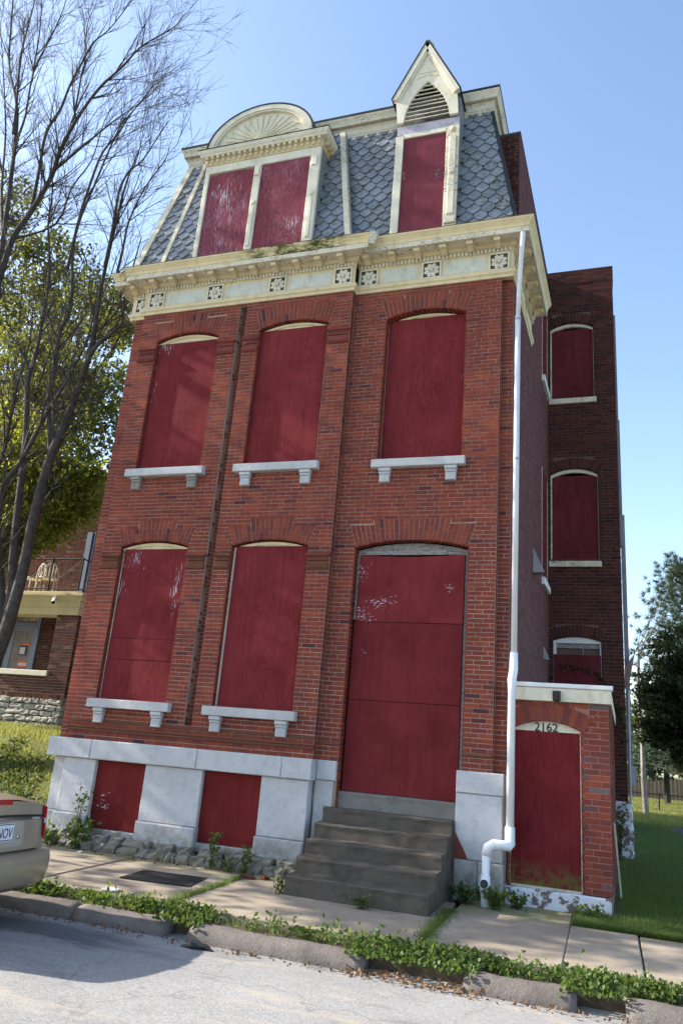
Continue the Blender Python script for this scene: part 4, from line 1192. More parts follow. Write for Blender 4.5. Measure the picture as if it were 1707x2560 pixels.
order = sorted(range(len(cand)), key=lambda i: (Vector(cand[i][0](cand[i][1][0], 0, cand[i][1][1])) - Vector((0, 0, 1.8))).length + (0 if cand[i][3] else 1.5))
shared = {}
rest = MB()
for k, i in enumerate(order):
    sl, c, poly, full = cand[i]
    if k < 300:
        if full:
            key = (id(sl), k % 7)
            if key not in shared:
                g, o = slate_geo(sl, c, poly)
                me = bpy.data.meshes.new('slate'); me.from_pydata(g.v, [], g.f); me.materials.append(SLATE); shared[key] = me
            so = link('slate', shared[key], None, roof, sl(c[0], 0, c[1]))
            if k % 23 == 7:
                so.rotation_euler = (0, rnd.uniform(-.10, .10), 0); so.location.z -= rnd.uniform(0, .02)
        else:
            g, o = slate_geo(sl, c, poly)
            me = bpy.data.meshes.new('slate'); me.from_pydata(g.v, [], g.f); me.materials.append(SLATE)
            link('slate', me, None, roof, o)
    else:
        g, o = slate_geo(sl, c, poly)
        rest.add([Vector(p) + o for p in g.v], g.f)
rest.build('slates', SLATE, roof, kind='stuff')
# hip boards
def hip(fa, yf, w, mat, z0=9.86, z1=ZT, d=0.05, nm='hip_board'):
    q = MB()
    v = []
    for z in (z0, z1):
        x, y = fa(z), yf(z)
        v += [(x - w / 2, y - d, z), (x - w / 2, y + 0.02, z), (x + w / 2, y + 0.02, z), (x + w / 2, y - d, z)]
    q.add(v, BOXF); return q.build(nm, mat, roof)
hip(lambda z: hl(z) + 0.02, yM, 0.13, CREAM_PALE)
hip(lambda z: pl(z) + 0.03, yP, 0.085, CREAM_OLD)
hip(lambda z: pr_(z) - 0.01, yP, 0.10, CREAM_OLD)
hip(lambda z: pr_(z) + 0.055, yP, 0.022, OLD_WOOD)
hip(lambda z: hr_(z) + 0.03, lambda z: yM(z) + 0.01, 0.07, FLASH, d=0.04, nm='flashing')
# top cornice
TP = [(hl(ZT), 13.0), (hl(ZT), yM(ZT)), (hr_(ZT), yM(ZT)), (hr_(ZT) + 0.05, 13.2)]
top_c = sweep(MB(), TP, [(-0.1, 12.70), (0.03, 12.70), (0.035, 12.78), (0.05, 12.80), (0.055, 12.90), (0.085, 12.93), (-0.1, 12.96)]).build('top_cornice', CREAM_OLD, house)
sweep(MB(), TP, [(-0.1, 12.962), (0.13, 12.962), (0.135, 13.01), (0.15, 13.05), (0.17, 13.085), (0.175, 13.12), (-0.1, 13.12)]).build('crown_moulding', CREAM_OLD, top_c)
sweep(MB(), TP, [(-0.1, 13.122), (0.185, 13.122), (0.185, 13.165), (-0.1, 13.20)]).build('roof_edge', FLASH, top_c)

# ---- round-topped dormer -------------------------------------------------
F1 = Frame((0, 10.11, 0), (1, 0, 0), (0, -1, 0))
dm = MB().box(-6.915, -4.615, 10.135, 10.75, 9.9, 12.32).build('dormer', SLATE, house, label='double dormer with sunburst pediment and faded red boards')
q = MB()
N = 8; us = [-6.835 + 0.925 * i / N for i in range(N + 1)]
q.ring(F1, [(u, 11.905 - 0.035 * ((i - N / 2) / (N / 2)) ** 2) for i, u in enumerate(us)], [(u, 10.05) for u in us], -0.02, 0.0); q.build('board', BOARD_FADE, dm)
q = MB(); q.prism(F1, [(-5.75, 10.02), (-4.80, 10.02), (-4.80, 11.94), (-5.75, 11.93)], -0.02, 0.003); q.build('board', BOARD_FADE, dm)
for a, b in ((-6.925, -6.838), (-5.898, -5.757), (-4.795, -4.605)):
    q = MB(); q.cbox(F1, a, b, -0.03, 0.035, 9.95, 11.93, 0.01)
    if b - a > 0.12:
        c = (a + b) / 2
        q.cbox(F1, c - 0.036, c + 0.036, 0.03, 0.055, 10.15, 11.0, 0.008)
        q.lathe((c, 10.11 - 0.035, 11.08), [(0.05, 0), (0.05, 0.02), (0.03, 0.03)], 12, 'y')
        q.cbox(F1, c - 0.05, c + 0.05, 0.03, 0.06, 11.68, 11.88, 0.01)
    q.build('post', CREAM_PALE, dm)
q = MB(); q.cbox(F1, -6.93, -4.60, -0.03, 0.03, 11.925, 12.10, 0.008); q.build('header', CREAM_PALE, dm)
q = MB(); q.cbox(F1, -6.95, -4.58, -0.03, 0.05, 12.10, 12.27, 0.008); q.box(-6.94, -4.59, 10.1, 10.75, 12.11, 12.265); ent = q.build('frieze', CREAM, dm)
n = 21
for i in range(n):
    c = -6.90 + i * (2.27 / (n - 1))
    q = MB(); q.cbox(F1, c - 0.026, c + 0.026, 0.0, 0.115, 12.20, 12.268, 0.008); q.cbox(F1, c - 0.024, c + 0.024, 0.0, 0.085, 12.125, 12.199, 0.012)
    q.build('bracket', CREAM, ent)
for s_ in range(4):
    yy = 10.16 + s_ * 0.12
    q = MB(); q.box(-4.60, -4.50, yy, yy + 0.05, 12.18, 12.268); q.build('bracket', CREAM, ent)
q = MB(); P1 = [(-6.95, 10.8), (-6.95, 10.09), (-4.58, 10.09), (-4.58, 10.85)]
sweep(q, P1, [(-0.05, 12.272), (0.09, 12.272), (0.09, 12.30), (0.12, 12.335), (0.135, 12.39), (-0.05, 12.41)]); q.build('dormer_cornice', CREAM_PALE, dm)
q = MB(); sweep(q, P1, [(-0.05, 12.412), (0.145, 12.395), (0.145, 12.405), (-0.05, 12.43)]); q.build('flashing', FLASH, dm)
PC, PA, PB, PZ = -5.85, 1.06, 0.83, 12.415
N = 28
def ell(k, t): return (PC + PA * k[0] * math.cos(t), PZ + PB * k[1] * math.sin(t))
ts = [math.pi * i / N for i in range(N + 1)]
Fp = Frame((0, 10.04, 0), (1, 0, 0), (0, -1, 0))
q = MB(); q.ring(Fp, [ell((1, 1), t) for t in ts], [ell((0.90, 0.885), t) for t in ts], -0.06, 0.03); q.ring(Fp, [ell((0.898, 0.883), t) for t in ts], [ell((0.86, 0.84), t) for t in ts], -0.06, 0.012)
ped = q.build('pediment', CREAM_PALE, dm)
q = MB(); q.prism(Fp, [ell((0.86, 0.84), t) for t in ts], -0.09, -0.04); tym = q.build('tympanum', CREAM_PALE, dm)
for i in range(17):
    t = math.pi * (i + 0.5) / 17
    r0, r1 = 0.16, 0.92 if i % 2 == 0 else 0.84
    a = Vector(Fp(PC + 0.16 * math.cos(t), -0.035, PZ + 0.03 + 0.13 * math.sin(t))); b = Vector(Fp(PC + PA * 0.86 * r1 * math.cos(t), -0.035, PZ + 0.03 + PB * 0.84 * r1 * math.sin(t)))
    q = MB(); q.tube([a, b], [0.006, 0.010], 6); q.build('sunburst_ray', CREAM, tym)
q = MB(); q.lathe((PC, 10.08, PZ + 0.02), [(0.10, 0), (0.09, 0.02), (0.05, 0.03)], 16, 'y'); q.build('sunburst_hub', CREAM_PALE, tym)
q = MB(); Fb = Frame((0, 10.035, 0), (1, 0, 0), (0, -1, 0))
q.ring(Fb, [ell((1.035, 1.035), t) for t in ts], [ell((1.003, 1.003), t) for t in ts], -1.1, 0.035); q.build('barrel_roof', FLASH, dm)
q = MB(); q.prism(Frame((0, 10.2, 0), (1, 0, 0), (0, -1, 0)), [ell((0.99, 0.99), t) for t in ts], -0.8, 0.0); q.build('pediment_core', FLASH, dm)

# ---- gabled dormer -------------------------------------------------------
F2 = Frame((0, 10.24, 0), (1, 0, 0), (0, -1, 0))
d2 = MB().box(-3.235, -2.15, 10.27, 10.80, 9.9, 12.95).build('dormer', SLATE, house, label='narrow dormer with steep pointed gable and louvred arch')
q = MB(); q.prism(F2, [(-3.10, 10.05), (-2.345, 10.05), (-2.365, 12.03), (-3.115, 12.035)], -0.02, 0.0); q.build('board', BOARD_FADE2, d2)
q = MB(); q.cbox(F2, -3.25, -3.115, -0.02, 0.03, 9.95, 12.10, 0.006); q.build('post', CREAM_PALE, d2)
q = MB(); q.cbox(F2, -2.36, -2.14, -0.02, 0.02, 9.95, 12.15, 0.006); q.cbox(F2, -2.30, -2.18, 0.02, 0.05, 10.30, 11.9, 0.012)
q.lathe((-2.24, 10.19, 11.15), [(0.06, 0), (0.06, 0.025), (0.035, 0.035)], 12, 'y'); q.cbox(F2, -2.33, -2.15, 0.02, 0.055, 10.12, 10.22, 0.01); q.lathe((-2.24, 10.19, 12.02), [(0.055, 0), (0.055, 0.03), (0.02, 0.04)], 12, 'y'); q.build('post', CREAM_OLD, d2)
q = MB(); q.cbox(F2, -3.113, -2.362, -0.02, 0.022, 12.04, 12.13, 0.006); q.build('header', CREAM_PALE, d2)
q = MB(); q.fbox(F2, -3.24, -2.145, -0.02, 0.012, 12.13, 12.32); q.build('tin_patch', simple('pale_tin', (0.40, 0.37, 0.42), 0.55, 0.25, 7), d2)
def lerp_poly(p, n):
    seg = [0]
    for a, b in zip(p, p[1:]): seg.append(seg[-1] + math.hypot(b[0] - a[0], b[1] - a[1]))
    out = []
    for i in range(n + 1):
        d = seg[-1] * i / n
        for k in range(len(p) - 1):
            if d <= seg[k + 1] + 1e-9:
                t = (d - seg[k]) / (seg[k + 1] - seg[k]); out.append((p[k][0] + (p[k + 1][0] - p[k][0]) * t, p[k][1] + (p[k + 1][1] - p[k][1]) * t)); break
    return out
GA = (-2.755, 14.02)
inn_l = [(-3.13, 12.34), (-3.09, 12.58), (-3.01, 12.80), (-2.89, 13.00), (-2.72, 13.17)]
inn_r = [(-2.72, 13.17), (-2.55, 12.98), (-2.43, 12.78), (-2.35, 12.56), (-2.31, 12.33)]
out_l = [(-3.235, 12.34), (-3.29, 12.88), GA]
out_r = [GA, (-2.19, 12.84), (-2.16, 12.33)]
Fg = Frame((0, 10.16, 0), (1, 0, 0), (0, -1, 0))
q = MB(); q.ring(Fg, lerp_poly(out_l, 10), lerp_poly(inn_l, 10), -0.05, 0.0); q.ring(Fg, lerp_poly(out_r, 10), lerp_poly(inn_r, 10), -0.05, 0.0); gb = q.build('gable_board', CREAM_PALE, d2)
for (a, b) in ((( -3.335, 12.86), (-2.755, 14.06)), ((-2.755, 14.06), (-2.145, 12.82))):
    dx, dz = b[0] - a[0], b[1] - a[1]; l_ = math.hypot(dx, dz); nx, nz_ = -dz / l_, dx / l_
    q = MB()
    for w0, w1, d_ in ((0.0, -0.075, 0.05), (-0.075, -0.115, 0.03)):
        q.prism(Fg, [(a[0] + nx * w1, a[1] + nz_ * w1), (b[0] + nx * w1, b[1] + nz_ * w1), (b[0] + nx * w0, b[1] + nz_ * w0), (a[0] + nx * w0, a[1] + nz_ * w0)], -0.05, d_)
    q.build('rake_moulding', CREAM_PALE, d2)
    q = MB()
    q.prism(Fg, [(a[0] + nx * 0.003, a[1] + nz_ * 0.003), (b[0] + nx * 0.003, b[1] + nz_ * 0.003), (b[0] + nx * 0.03, b[1] + nz_ * 0.03), (a[0] + nx * 0.03, a[1] + nz_ * 0.03)], -1.3, 0.055)
    q.build('gable_roof', FLASH, d2)
q = MB(); q.ring(Fg, lerp_poly([(-2.93, 13.27), (-2.72, 13.33), (-2.56, 13.27)], 6), lerp_poly([(-2.93, 13.25), (-2.72, 13.305), (-2.56, 13.25)], 6), 0.0, 0.012); q.prism(Fg, [(-2.90, 13.36), (-2.58, 13.36), (-2.73, 13.66)], 0.0, 0.010); q.build('gable_ornament', CREAM_PALE, d2)
q = MB(); q.prism(Frame((0, 10.30, 0), (1, 0, 0), (0, -1, 0)), [(-3.24, 12.3), (-2.15, 12.3), (-2.16, 12.83), (-2.755, 13.98), (-3.30, 12.86)], -0.9, 0.0); q.build('gable_core', DARK, d2)
for i in range(9):
    z = 12.37 + i * 0.088
    l_ = r_ = None
    for p, pts in (('l', inn_l), ('r', inn_r)):
        for a, b in zip(pts, pts[1:]):
            lo, hi = min(a[1], b[1]), max(a[1], b[1])
            if lo <= z + .02 <= hi:
                t = (z + .02 - a[1]) / (b[1] - a[1]); x = a[0] + (b[0] - a[0]) * t
                if p == 'l': l_ = x
                else: r_ = x
    if l_ is None or r_ is None: continue
    q = MB(); q.add([(l_ - .02, 10.17, z), (l_ - .02, 10.24, z + .05), (r_ + .02, 10.24, z + .05), (r_ + .02, 10.17, z), (l_ - .02, 10.17, z + .016), (l_ - .02, 10.24, z + .066), (r_ + .02, 10.24, z + .066), (r_ + .02, 10.17, z + .016)], BOXF)
    o = q.build('louvre_slat', CREAM_OLD, d2)
    if i == 3: o.rotation_euler = (0, 0.004, 0)

# ---- downspout -----------------------------------------------------------
dsx, dsy = -1.135, 10.33
q = MB(); q.tube([(-1.05, 10.10, 9.66), (-1.08, 10.20, 9.35), (-1.125, 10.33, 8.72), (dsx, 10.335, 8.3)], [0.052, 0.046, 0.042, 0.041], 4); q.tube([(dsx, 10.335, 8.32), (dsx, 10.335, 3.12)], 0.041, 12)
ds = q.build('downspout', LEADER, house)
q = MB()
q.tube([(dsx, 10.335, 3.20), (dsx, 10.335, 2.98), (dsx - 0.018, 10.30, 2.84), (dsx - 0.018, 10.295, 2.7), (dsx - 0.018, 10.295, 0.98)], [0.052, 0.055, 0.057, 0.050, 0.050], 14)
q.tube([(dsx - 0.018, 10.295, 1.04), (dsx - 0.018, 10.295, 0.90), (dsx - 0.012, 10.26, 0.85), (dsx - 0.02, 10.20, 0.83), (dsx - 0.10, 10.19, 0.83), (dsx - 0.20, 10.18, 0.83), (dsx - 0.27, 10.175, 0.79), (dsx - 0.285, 10.17, 0.70)], [0.063, 0.063, 0.063, 0.063, 0.058, 0.063, 0.063, 0.063], 14)
q.tube([(dsx - 0.285, 10.17, 0.72), (dsx - 0.285, 10.12, 0.42), (dsx - 0.285, 10.10, 0.12)], [0.050, 0.050, 0.050], 14)
q.tube([(dsx - 0.285, 10.13, 0.48), (dsx - 0.285, 10.118, 0.40), (dsx - 0.285, 10.108, 0.28)], [0.060, 0.063, 0.060], 14)
q.tube([(dsx - 0.285, 10.14, 0.36), (dsx - 0.285, 10.03, 0.395)], 0.062, 14)
pv = q.build('plastic_pipe', PVC, ds, smooth=False)
q = MB(); q.tube([(dsx - 0.285, 10.04, 0.392), (dsx - 0.285, 10.026, 0.397)], 0.050, 14); q.build('cleanout_plug', BLACK, ds)
for z in (8.25, 5.95, 3.14):
    q = MB(); q.tube([(dsx, 10.335, z), (dsx, 10.335, z + 0.035)], 0.0455, 12); q.build('pipe_strap', METAL_GREY if z > 3.5 else IRON, ds)
for o in (ds, pv):
    for p_ in o.data.polygons: p_.use_smooth = True

# ================================================================== FRONT STEPS
steps = thing('front_steps', (-2.7, 9.9, 0.12), 'worn dark concrete steps leading up to the boarded front door', 'steps')
fy = [10.455, 10.285, 9.99, 9.71, 9.42, 9.10]
tz = [1.252, 1.04, 0.865, 0.682, 0.512, 0.340]
for i in range(6):
    x0, x1 = (-3.535, -1.86) if i == 0 else (-3.625 + 0.004 * i, -1.872 - 0.004 * (i - 1))
    y1 = 10.62 if i == 0 else (10.385 if i == 1 else fy[i - 1] + 0.03)
    zb = 1.02 if i == 0 else 0.05
    q = MB()
    c = 0.022
    nx = 14
    prof = [(fy[i] + 0.012, zb), (fy[i] + 0.010, tz[i] - 0.07), (fy[i], tz[i] - c), (fy[i] + c * 0.4, tz[i] - c * 0.35), (fy[i] + c, tz[i]), (y1, tz[i] + (0.006 if i else 0)), (y1, zb)]
    v = []; f = []
    for k in range(nx + 1):
        x = x0 + (x1 - x0) * k / nx
        for j, (y, z) in enumerate(prof):
            jj = 0.006 if 1 <= j <= 4 and i else 0.002
            v.append((x + (0 if 0 < k < nx else 0), y + rnd.uniform(-jj, jj), z + (rnd.uniform(-jj, jj * .5) if j in (2, 3, 4) else 0)))
    m_ = len(prof)
    for k in range(nx):
        for j in range(m_): f.append((k * m_ + j, (k + 1) * m_ + j, (k + 1) * m_ + (j + 1) % m_, k * m_ + (j + 1) % m_))
    f += [tuple(range(m_)), tuple(nx * m_ + j for j in range(m_ - 1, -1, -1))]
    q.add(v, f)
    q.build('step' if i else 'door_sill', CONC_STEP if i else CONC_SILL, steps)

# ================================================================== GATEWAY (2162)
gate = thing('brick_gateway', (-0.55, 10.5, 0.2), 'low brick side entrance with red boarded door numbered 2162', 'gateway')
YG = 10.50
FG = Frame((0, YG, 0), (1, 0, 0), (0, -1, 0))
AG = arch_params(-0.73, 0.432, 2.245, 2.355)
GZ0, GZ1 = 0.37, 2.60
hg, hgm = arch_hole(AG, 0.30, 2.50, 2.505, 0.46, 0.10)
q = mortar_body(FG, None, [hgm], -1.20, 0.035, GZ0, GZ1, 0, 90)
q.add([(0.0, YG + 0.02, 0.2), (0.034, YG + 0.02, 0.2), (0.034 + 0.02 * 4.85, 15.38, 0.2), (0.0, 15.38, 0.2), (0.0, YG + 0.02, 2.6), (0.034, YG + 0.02, 2.6), (0.034 + 0.02 * 4.85, 15.38, 2.6), (0.0, 15.38, 2.6)], [(0, 1, 5, 4), (1, 2, 6, 5), (2, 3, 7, 6), (3, 0, 4, 7), (4, 5, 6, 7)])
gw = q.build('gateway_wall', MORTAR_GATE, gate)
bw = Brickwork()
bw.lay(FG, -1.20, 0.035, GZ0, GZ1, hg, 0.02, pz=0.0715, pu=0.222)
bw.lay(Frame((0.035, YG, 0), (0.02, 1, 0), (1, -0.02, 0)), 0.002, 4.85, GZ0, GZ1, None, 0.1, pz=0.0715, pu=0.222, single=False)
bw.lay(Frame((-0.305, YG, 0), (0, -1, 0), (-1, 0, 0)), -0.12, 0.0, GZ0, 2.24, None, 0, pz=0.0715, single=False)
n_ = 13
uc, hw, spring, crown, R, zc = AG
for i in range(n_):
    am = math.asin((hw + 0.03) / R)
    a0, a1 = (-1 + 2 * i / n_) * am + 0.004, (-1 + 2 * (i + 1) / n_) * am - 0.004
    p = [(uc + R * math.sin(a0), zc + R * math.cos(a0)), (uc + R * math.sin(a1), zc + R * math.cos(a1)), (uc + (R + .22) * math.sin(a1), zc + (R + .22) * math.cos(a1)), (uc + (R + .22) * math.sin(a0), zc + (R + .22) * math.cos(a0))]
    p = clip(p, (5, GZ1 - 0.005), (-5, GZ1 - 0.005))
    q = MB(); q.prism(FG, p, -0.10, 0.008 + rnd.uniform(-.002, .002)); q.build('arch_brick', BRICK_GATE, gw)
bw.build(gw, BRICK_GATE, 290)
q = MB(); q.cbox(FG, -1.165, -0.322, -0.10, -0.045, 0.385, 2.225, 0.004); gd = q.build('door', BOARD_GATE, gate)
q = MB(); q.fbox(FG, -1.20, -1.166, -0.12, -0.035, 0.37, 2.25); q.fbox(FG, -0.320, -0.306, -0.12, -0.035, 0.37, 2.25); q.fbox(FG, -1.17, -0.31, -0.12, -0.07, 0.352, 0.383); q.build('door_frame', CREAM_OLD, gd)
N = 12; us = [uc - hw + 2 * hw * i / N for i in range(N + 1)]
q = MB(); q.ring(FG, [(u, arch_z(AG, u) - 0.003) for u in us], [(u, 2.20) for u in us], -0.12, -0.05); nb = q.build('number_panel', CREAM_PALE, gate)
def text_mesh(s_, size, mat, parent, at, rot, name, extrude=0.004, align='CENTER', squash=1.0, bold=0.0):
    cu = bpy.data.curves.new(name, 'FONT'); cu.body = s_; cu.size = size; cu.extrude = extrude; cu.align_x = align; cu.offset = bold
    o = bpy.data.objects.new(name, cu); col.objects.link(o)
    dg = bpy.context.evaluated_depsgraph_get()
    me = bpy.data.meshes.new_from_object(o.evaluated_get(dg))
    bpy.data.objects.remove(o)
    o = link(name, me, mat, parent, at); o.rotation_euler = rot; o.scale = (squash, 1, 1)
    return o
text_mesh('2162', 0.150, DIGIT, nb, (-0.735, YG + 0.046, 2.228), (math.pi / 2, 0, 0), 'house_number', 0.003, bold=0.0015)
q = MB(); q.cbox(FG, -1.20, 0.075, -0.1, 0.06, 2.605, 2.775, 0.006); q.add([(0.03, YG + .1, 2.605), (0.075, YG + .1, 2.605), (0.075 + .02 * 4.8, 15.35, 2.605), (0.06, 15.35, 2.605), (0.03, YG + .1, 2.775), (0.075, YG + .1, 2.775), (0.075 + .02 * 4.8, 15.35, 2.775), (0.06, 15.35, 2.775)], BOXF); q.build('fascia', CREAM_PALE, gate)
q = MB(); q.cbox(FG, -1.21, 0.095, -0.12, 0.085, 2.777, 2.835, 0.01); q.build('roof_trim', WHITE, gate)
q = MB(); q.add([(-1.2, YG - .05, 2.82), (0.08, YG - .05, 2.82), (0.16, 15.38, 2.86), (-1.03, 15.38, 2.86)], [(0, 1, 2, 3)]); q.build('roof', FLASH, gate)
q = MB(); q.box(-0.645, -0.545, YG - 0.13, YG - 0.061, 2.66, 2.735); q.lathe((-0.595, YG - 0.11, 2.60), [(0.035, 0.0), (0.05, 0.02), (0.052, 0.06), (0.045, 0.065)], 12, 'z'); q.build('floodlight', simple('dark_brown_metal', (0.03, 0.022, 0.018), 0.5), gate)
q = MB(); q.cbox(FG, -1.24, 0.02, -0.2, 0.02, 0.12, 0.352, 0.02); q.build('threshold_stone', WHITEWASH, gate)

# ================================================================== NEIGHBOUR WITH PORCH
YN = 15.5
nb_h = thing('porch_house', (-14.5, 15.5, 1.65), 'dark brick neighbouring house with beige porch beam and upper balcony', 'house')
FN = Frame((0, YN, 0), (1, 0, 0), (0, -1, 0)); FNW = Frame((0, 17.35, 0), (1, 0, 0), (0, -1, 0))
q = MB(); q.box(-21.2, -12.45, 17.40, 28, 1.5, 8.85); q.box(-21, -12.25, YN + 0.12, 17.4, 1.5, 2.36)
q.box(-12.87, -12.24, YN + 0.03, YN + 0.62, 2.36, 4.42); q.box(-21, -12.86, YN + 0.03, YN + 0.3, 2.36, 2.90)
q.fbox(FNW, -21, -12.45, -0.05, -0.006, 2.3, 8.85)
nwall = q.build('house_wall', MORTAR_FAR, nb_h)
bw = Brickwork()
kw = dict(single=False, pz=0.068, pu=0.22)
bw.lay(Frame((0, YN + 0.03, 0), (1, 0, 0), (0, -1, 0)), -12.875, -12.235, 2.50, 4.42, None, **kw)
bw.lay(Frame((0, YN + 0.03, 0), (1, 0, 0), (0, -1, 0)), -16.5, -12.875, 2.50, 2.90, None, **kw)
bw.lay(Frame((-12.24, 0, 0), (0, 1, 0), (1, 0, 0)), YN + 0.03, YN + 0.62, 2.42, 4.42, None, **kw)
doorh = lambda z: [(-15.95, -14.98)] if z < 4.75 else []
bw.lay(FNW, -18.5, -12.46, 2.3, 8.82, doorh, **kw)
bw.build(nwall, BRICK_FAR, 0)
q = MB()
for i in range(50):
    u = -16.4 + i * 0.083
    q.fbox(Frame((0, YN + 0.03, 0), (1, 0, 0), (0, -1, 0)), u + .005, u + .078, -0.02, 0.012 + rnd.uniform(-.003, .003), 2.37, 2.49)
q.build('soldier_course', BRICK_FAR, nwall, kind='stuff')
found = MB().box(-21, -12.26, YN + 0.10, YN + 0.3, 1.3, 2.365).build('porch_foundation', MORTAR_FAR, nb_h)
spec = []
z = 1.52
while z < 2.3:
    h = rnd.uniform(0.13, 0.19)
    x = -15.2 - rnd.uniform(0, .2)
    while x < -12.3:
        w = min(rnd.uniform(0.16, 0.42), -12.24 - x)
        if w > 0.07: spec.append(((x + w / 2, YN + 0.07, z + h / 2), (w * 0.49, 0.06 + rnd.random() * .05, h * rnd.uniform(.40, .50)), 0))
        x += w
    z += h
stones(found, spec, ROUGH_STONE, 10)
q = MB(); q.cbox(FN, -14.4, -12.80, -0.35, 0.06, 2.905, 3.035, 0.01); q.build('porch_sill', CREAM_PALE, nb_h)
q = MB(); BP = [(-21, YN + .02), (-12.26, YN + .02), (-12.26, 17.4)]
sweep(q, BP, [(-0.5, 4.42), (0.0, 4.42), (0.0, 4.60), (0.03, 4.62), (0.03, 4.74), (0.07, 4.78), (0.07, 4.86), (0.12, 4.90), (0.12, 4.965), (-0.5, 4.97)]); q.build('porch_beam', BEIGE, nb_h)
q = MB(); q.box(-20.8, -12.3, YN - .05, 17.4, 4.972, 5.0); q.build('balcony_deck', BEIGE, nb_h)
q = MB(); q.tube([(-12.95, YN - .13, 4.80), (-12.95, YN - .06, 4.80)], 0.05, 8); q.tube([(-12.96, YN - .1, 4.78), (-12.86, YN - .24, 4.68)], [0.045, 0.05], 8); cam_o = q.build('security_camera', WHITE, nb_h)
q = MB(); q.tube([(-12.862, YN - .237, 4.682), (-12.855, YN - .246, 4.675)], 0.042, 8); q.build('lens', BLACK, cam_o)
rail = MB(); rail.tube([(-20.5, YN + .05, 5.86), (-12.42, YN + .05, 5.86)], 0.02, 6); rail.tube([(-20.5, YN + .05, 5.09), (-12.42, YN + .05, 5.09)], 0.016, 6); rail.tube([(-12.42, YN + .05, 5.86), (-12.42, 17.3, 5.86)], 0.02, 6); rail.tube([(-12.42, YN + .05, 5.09), (-12.42, 17.3, 5.09)], 0.016, 6)
railing = rail.build('balcony_railing', IRON, nb_h)
for i in range(16):
    x = -16.0 + i * 0.24
    q = MB(); q.tube([(x, YN + .05, 5.09), (x, YN + .05, 5.86)], 0.008, 5); q.build('baluster', IRON, railing)
for x in (-12.42, -13.35, -14.28):
    q = MB(); q.tube([(x, YN + .05, 4.99), (x, YN + .05, 5.90)], 0.026, 6); q.build('post', IRON, railing)
for a, b in ((-13.35, -12.42), (-14.28, -13.35)):
    q = MB(); q.tube([(a, YN + .05, 5.84), (b, YN + .05, 5.11)], 0.009, 5); q.tube([(a, YN + .05, 5.11), (b, YN + .05, 5.84)], 0.009, 5); q.build('brace', IRON, railing)
q = MB(); q.cbox(FNW, -13.84, -13.66, -0.05, 0.06, 5.0, 7.1, 0.01); q.cbox(FNW, -13.62, -13.56, -0.05, 0.04, 5.0, 7.1, 0.01); q.build('blue_corner_post', BLUE_TRIM, nb_h)
# porch door with its notices
q = MB(); q.cbox(FNW, -16.15, -15.95, -0.05, 0.05, 2.3, 4.85, 0.01); q.cbox(FNW, -14.98, -14.86, -0.05, 0.05, 2.3, 4.85, 0.01); q.cbox(FNW, -15.95, -14.98, -0.05, 0.05, 4.40, 4.48, 0.01); q.cbox(FNW, -15.95, -14.98, -0.05, 0.05, 4.74, 4.85, 0.01)
pd = q.build('porch_door', BLUE_LIGHT, nb_h)
q = MB(); q.fbox(FNW, -15.95, -14.98, -0.06, -0.03, 4.48, 4.74); q.build('transom_glass', GLASS_BROWN, pd)
q = MB(); q.fbox(FNW, -15.95, -14.98, -0.06, -0.03, 2.3, 4.40); q.build('glass', GLASS_BROWN, pd)
q = MB(); q.cbox(FNW, -15.95, -15.72, -0.03, 0.01, 2.3, 4.40, 0.01); q.cbox(FNW, -15.10, -14.98, -0.03, 0.01, 2.3, 4.40, 0.01); q.cbox(FNW, -15.72, -15.10, -0.03, 0.01, 4.24, 4.40, 0.01); q.cbox(FNW, -15.72, -15.10, -0.03, 0.008, 3.93, 3.97, 0.01); q.cbox(FNW, -15.72, -15.10, -0.03, 0.01, 2.3, 3.20, 0.01)
for x in (-15.52, -15.30): q.fbox(FNW, x - 0.012, x + 0.012, -0.03, 0.004, 3.97, 4.24)
q.build('door_leaf', BLUE_LIGHT, pd)
for (a, b, z0, z1, mt) in ((-15.36, -15.10, 3.84, 3.91, ORANGE), (-15.44, -15.20, 3.57, 3.83, NAVY), (-15.42, -15.24, 3.60, 3.79, PAPER), (-15.40, -15.08, 3.23, 3.42, ORANGE), (-15.39, -15.09, 3.28, 3.36, PAPER)):
    q = MB(); q.fbox(FNW, a, b, -0.03, 0.013 if mt is not PAPER else 0.016, z0, z1); q.build('notice', mt, pd)
text_mesh('2156A', 0.20, DIGIT_PALE, pd, (-15.24, 17.355, 4.54), (math.pi / 2, 0, 0), 'house_number', 0.003)
q = MB(); q.cbox(FN, -13.03, -12.93, -0.55, -0.42, 3.04, 4.42, 0.01); q.cbox(FN, -12.90, -12.875, -0.5, -0.35, 3.04, 4.42, 0.005); q.build('blue_column', BLUE_LIGHT, nb_h)
q = MB(); q.box(-21.3, -12.35, 17.2, 17.5, 8.85, 8.95); q.build('parapet_coping', WHITE, nb_h)
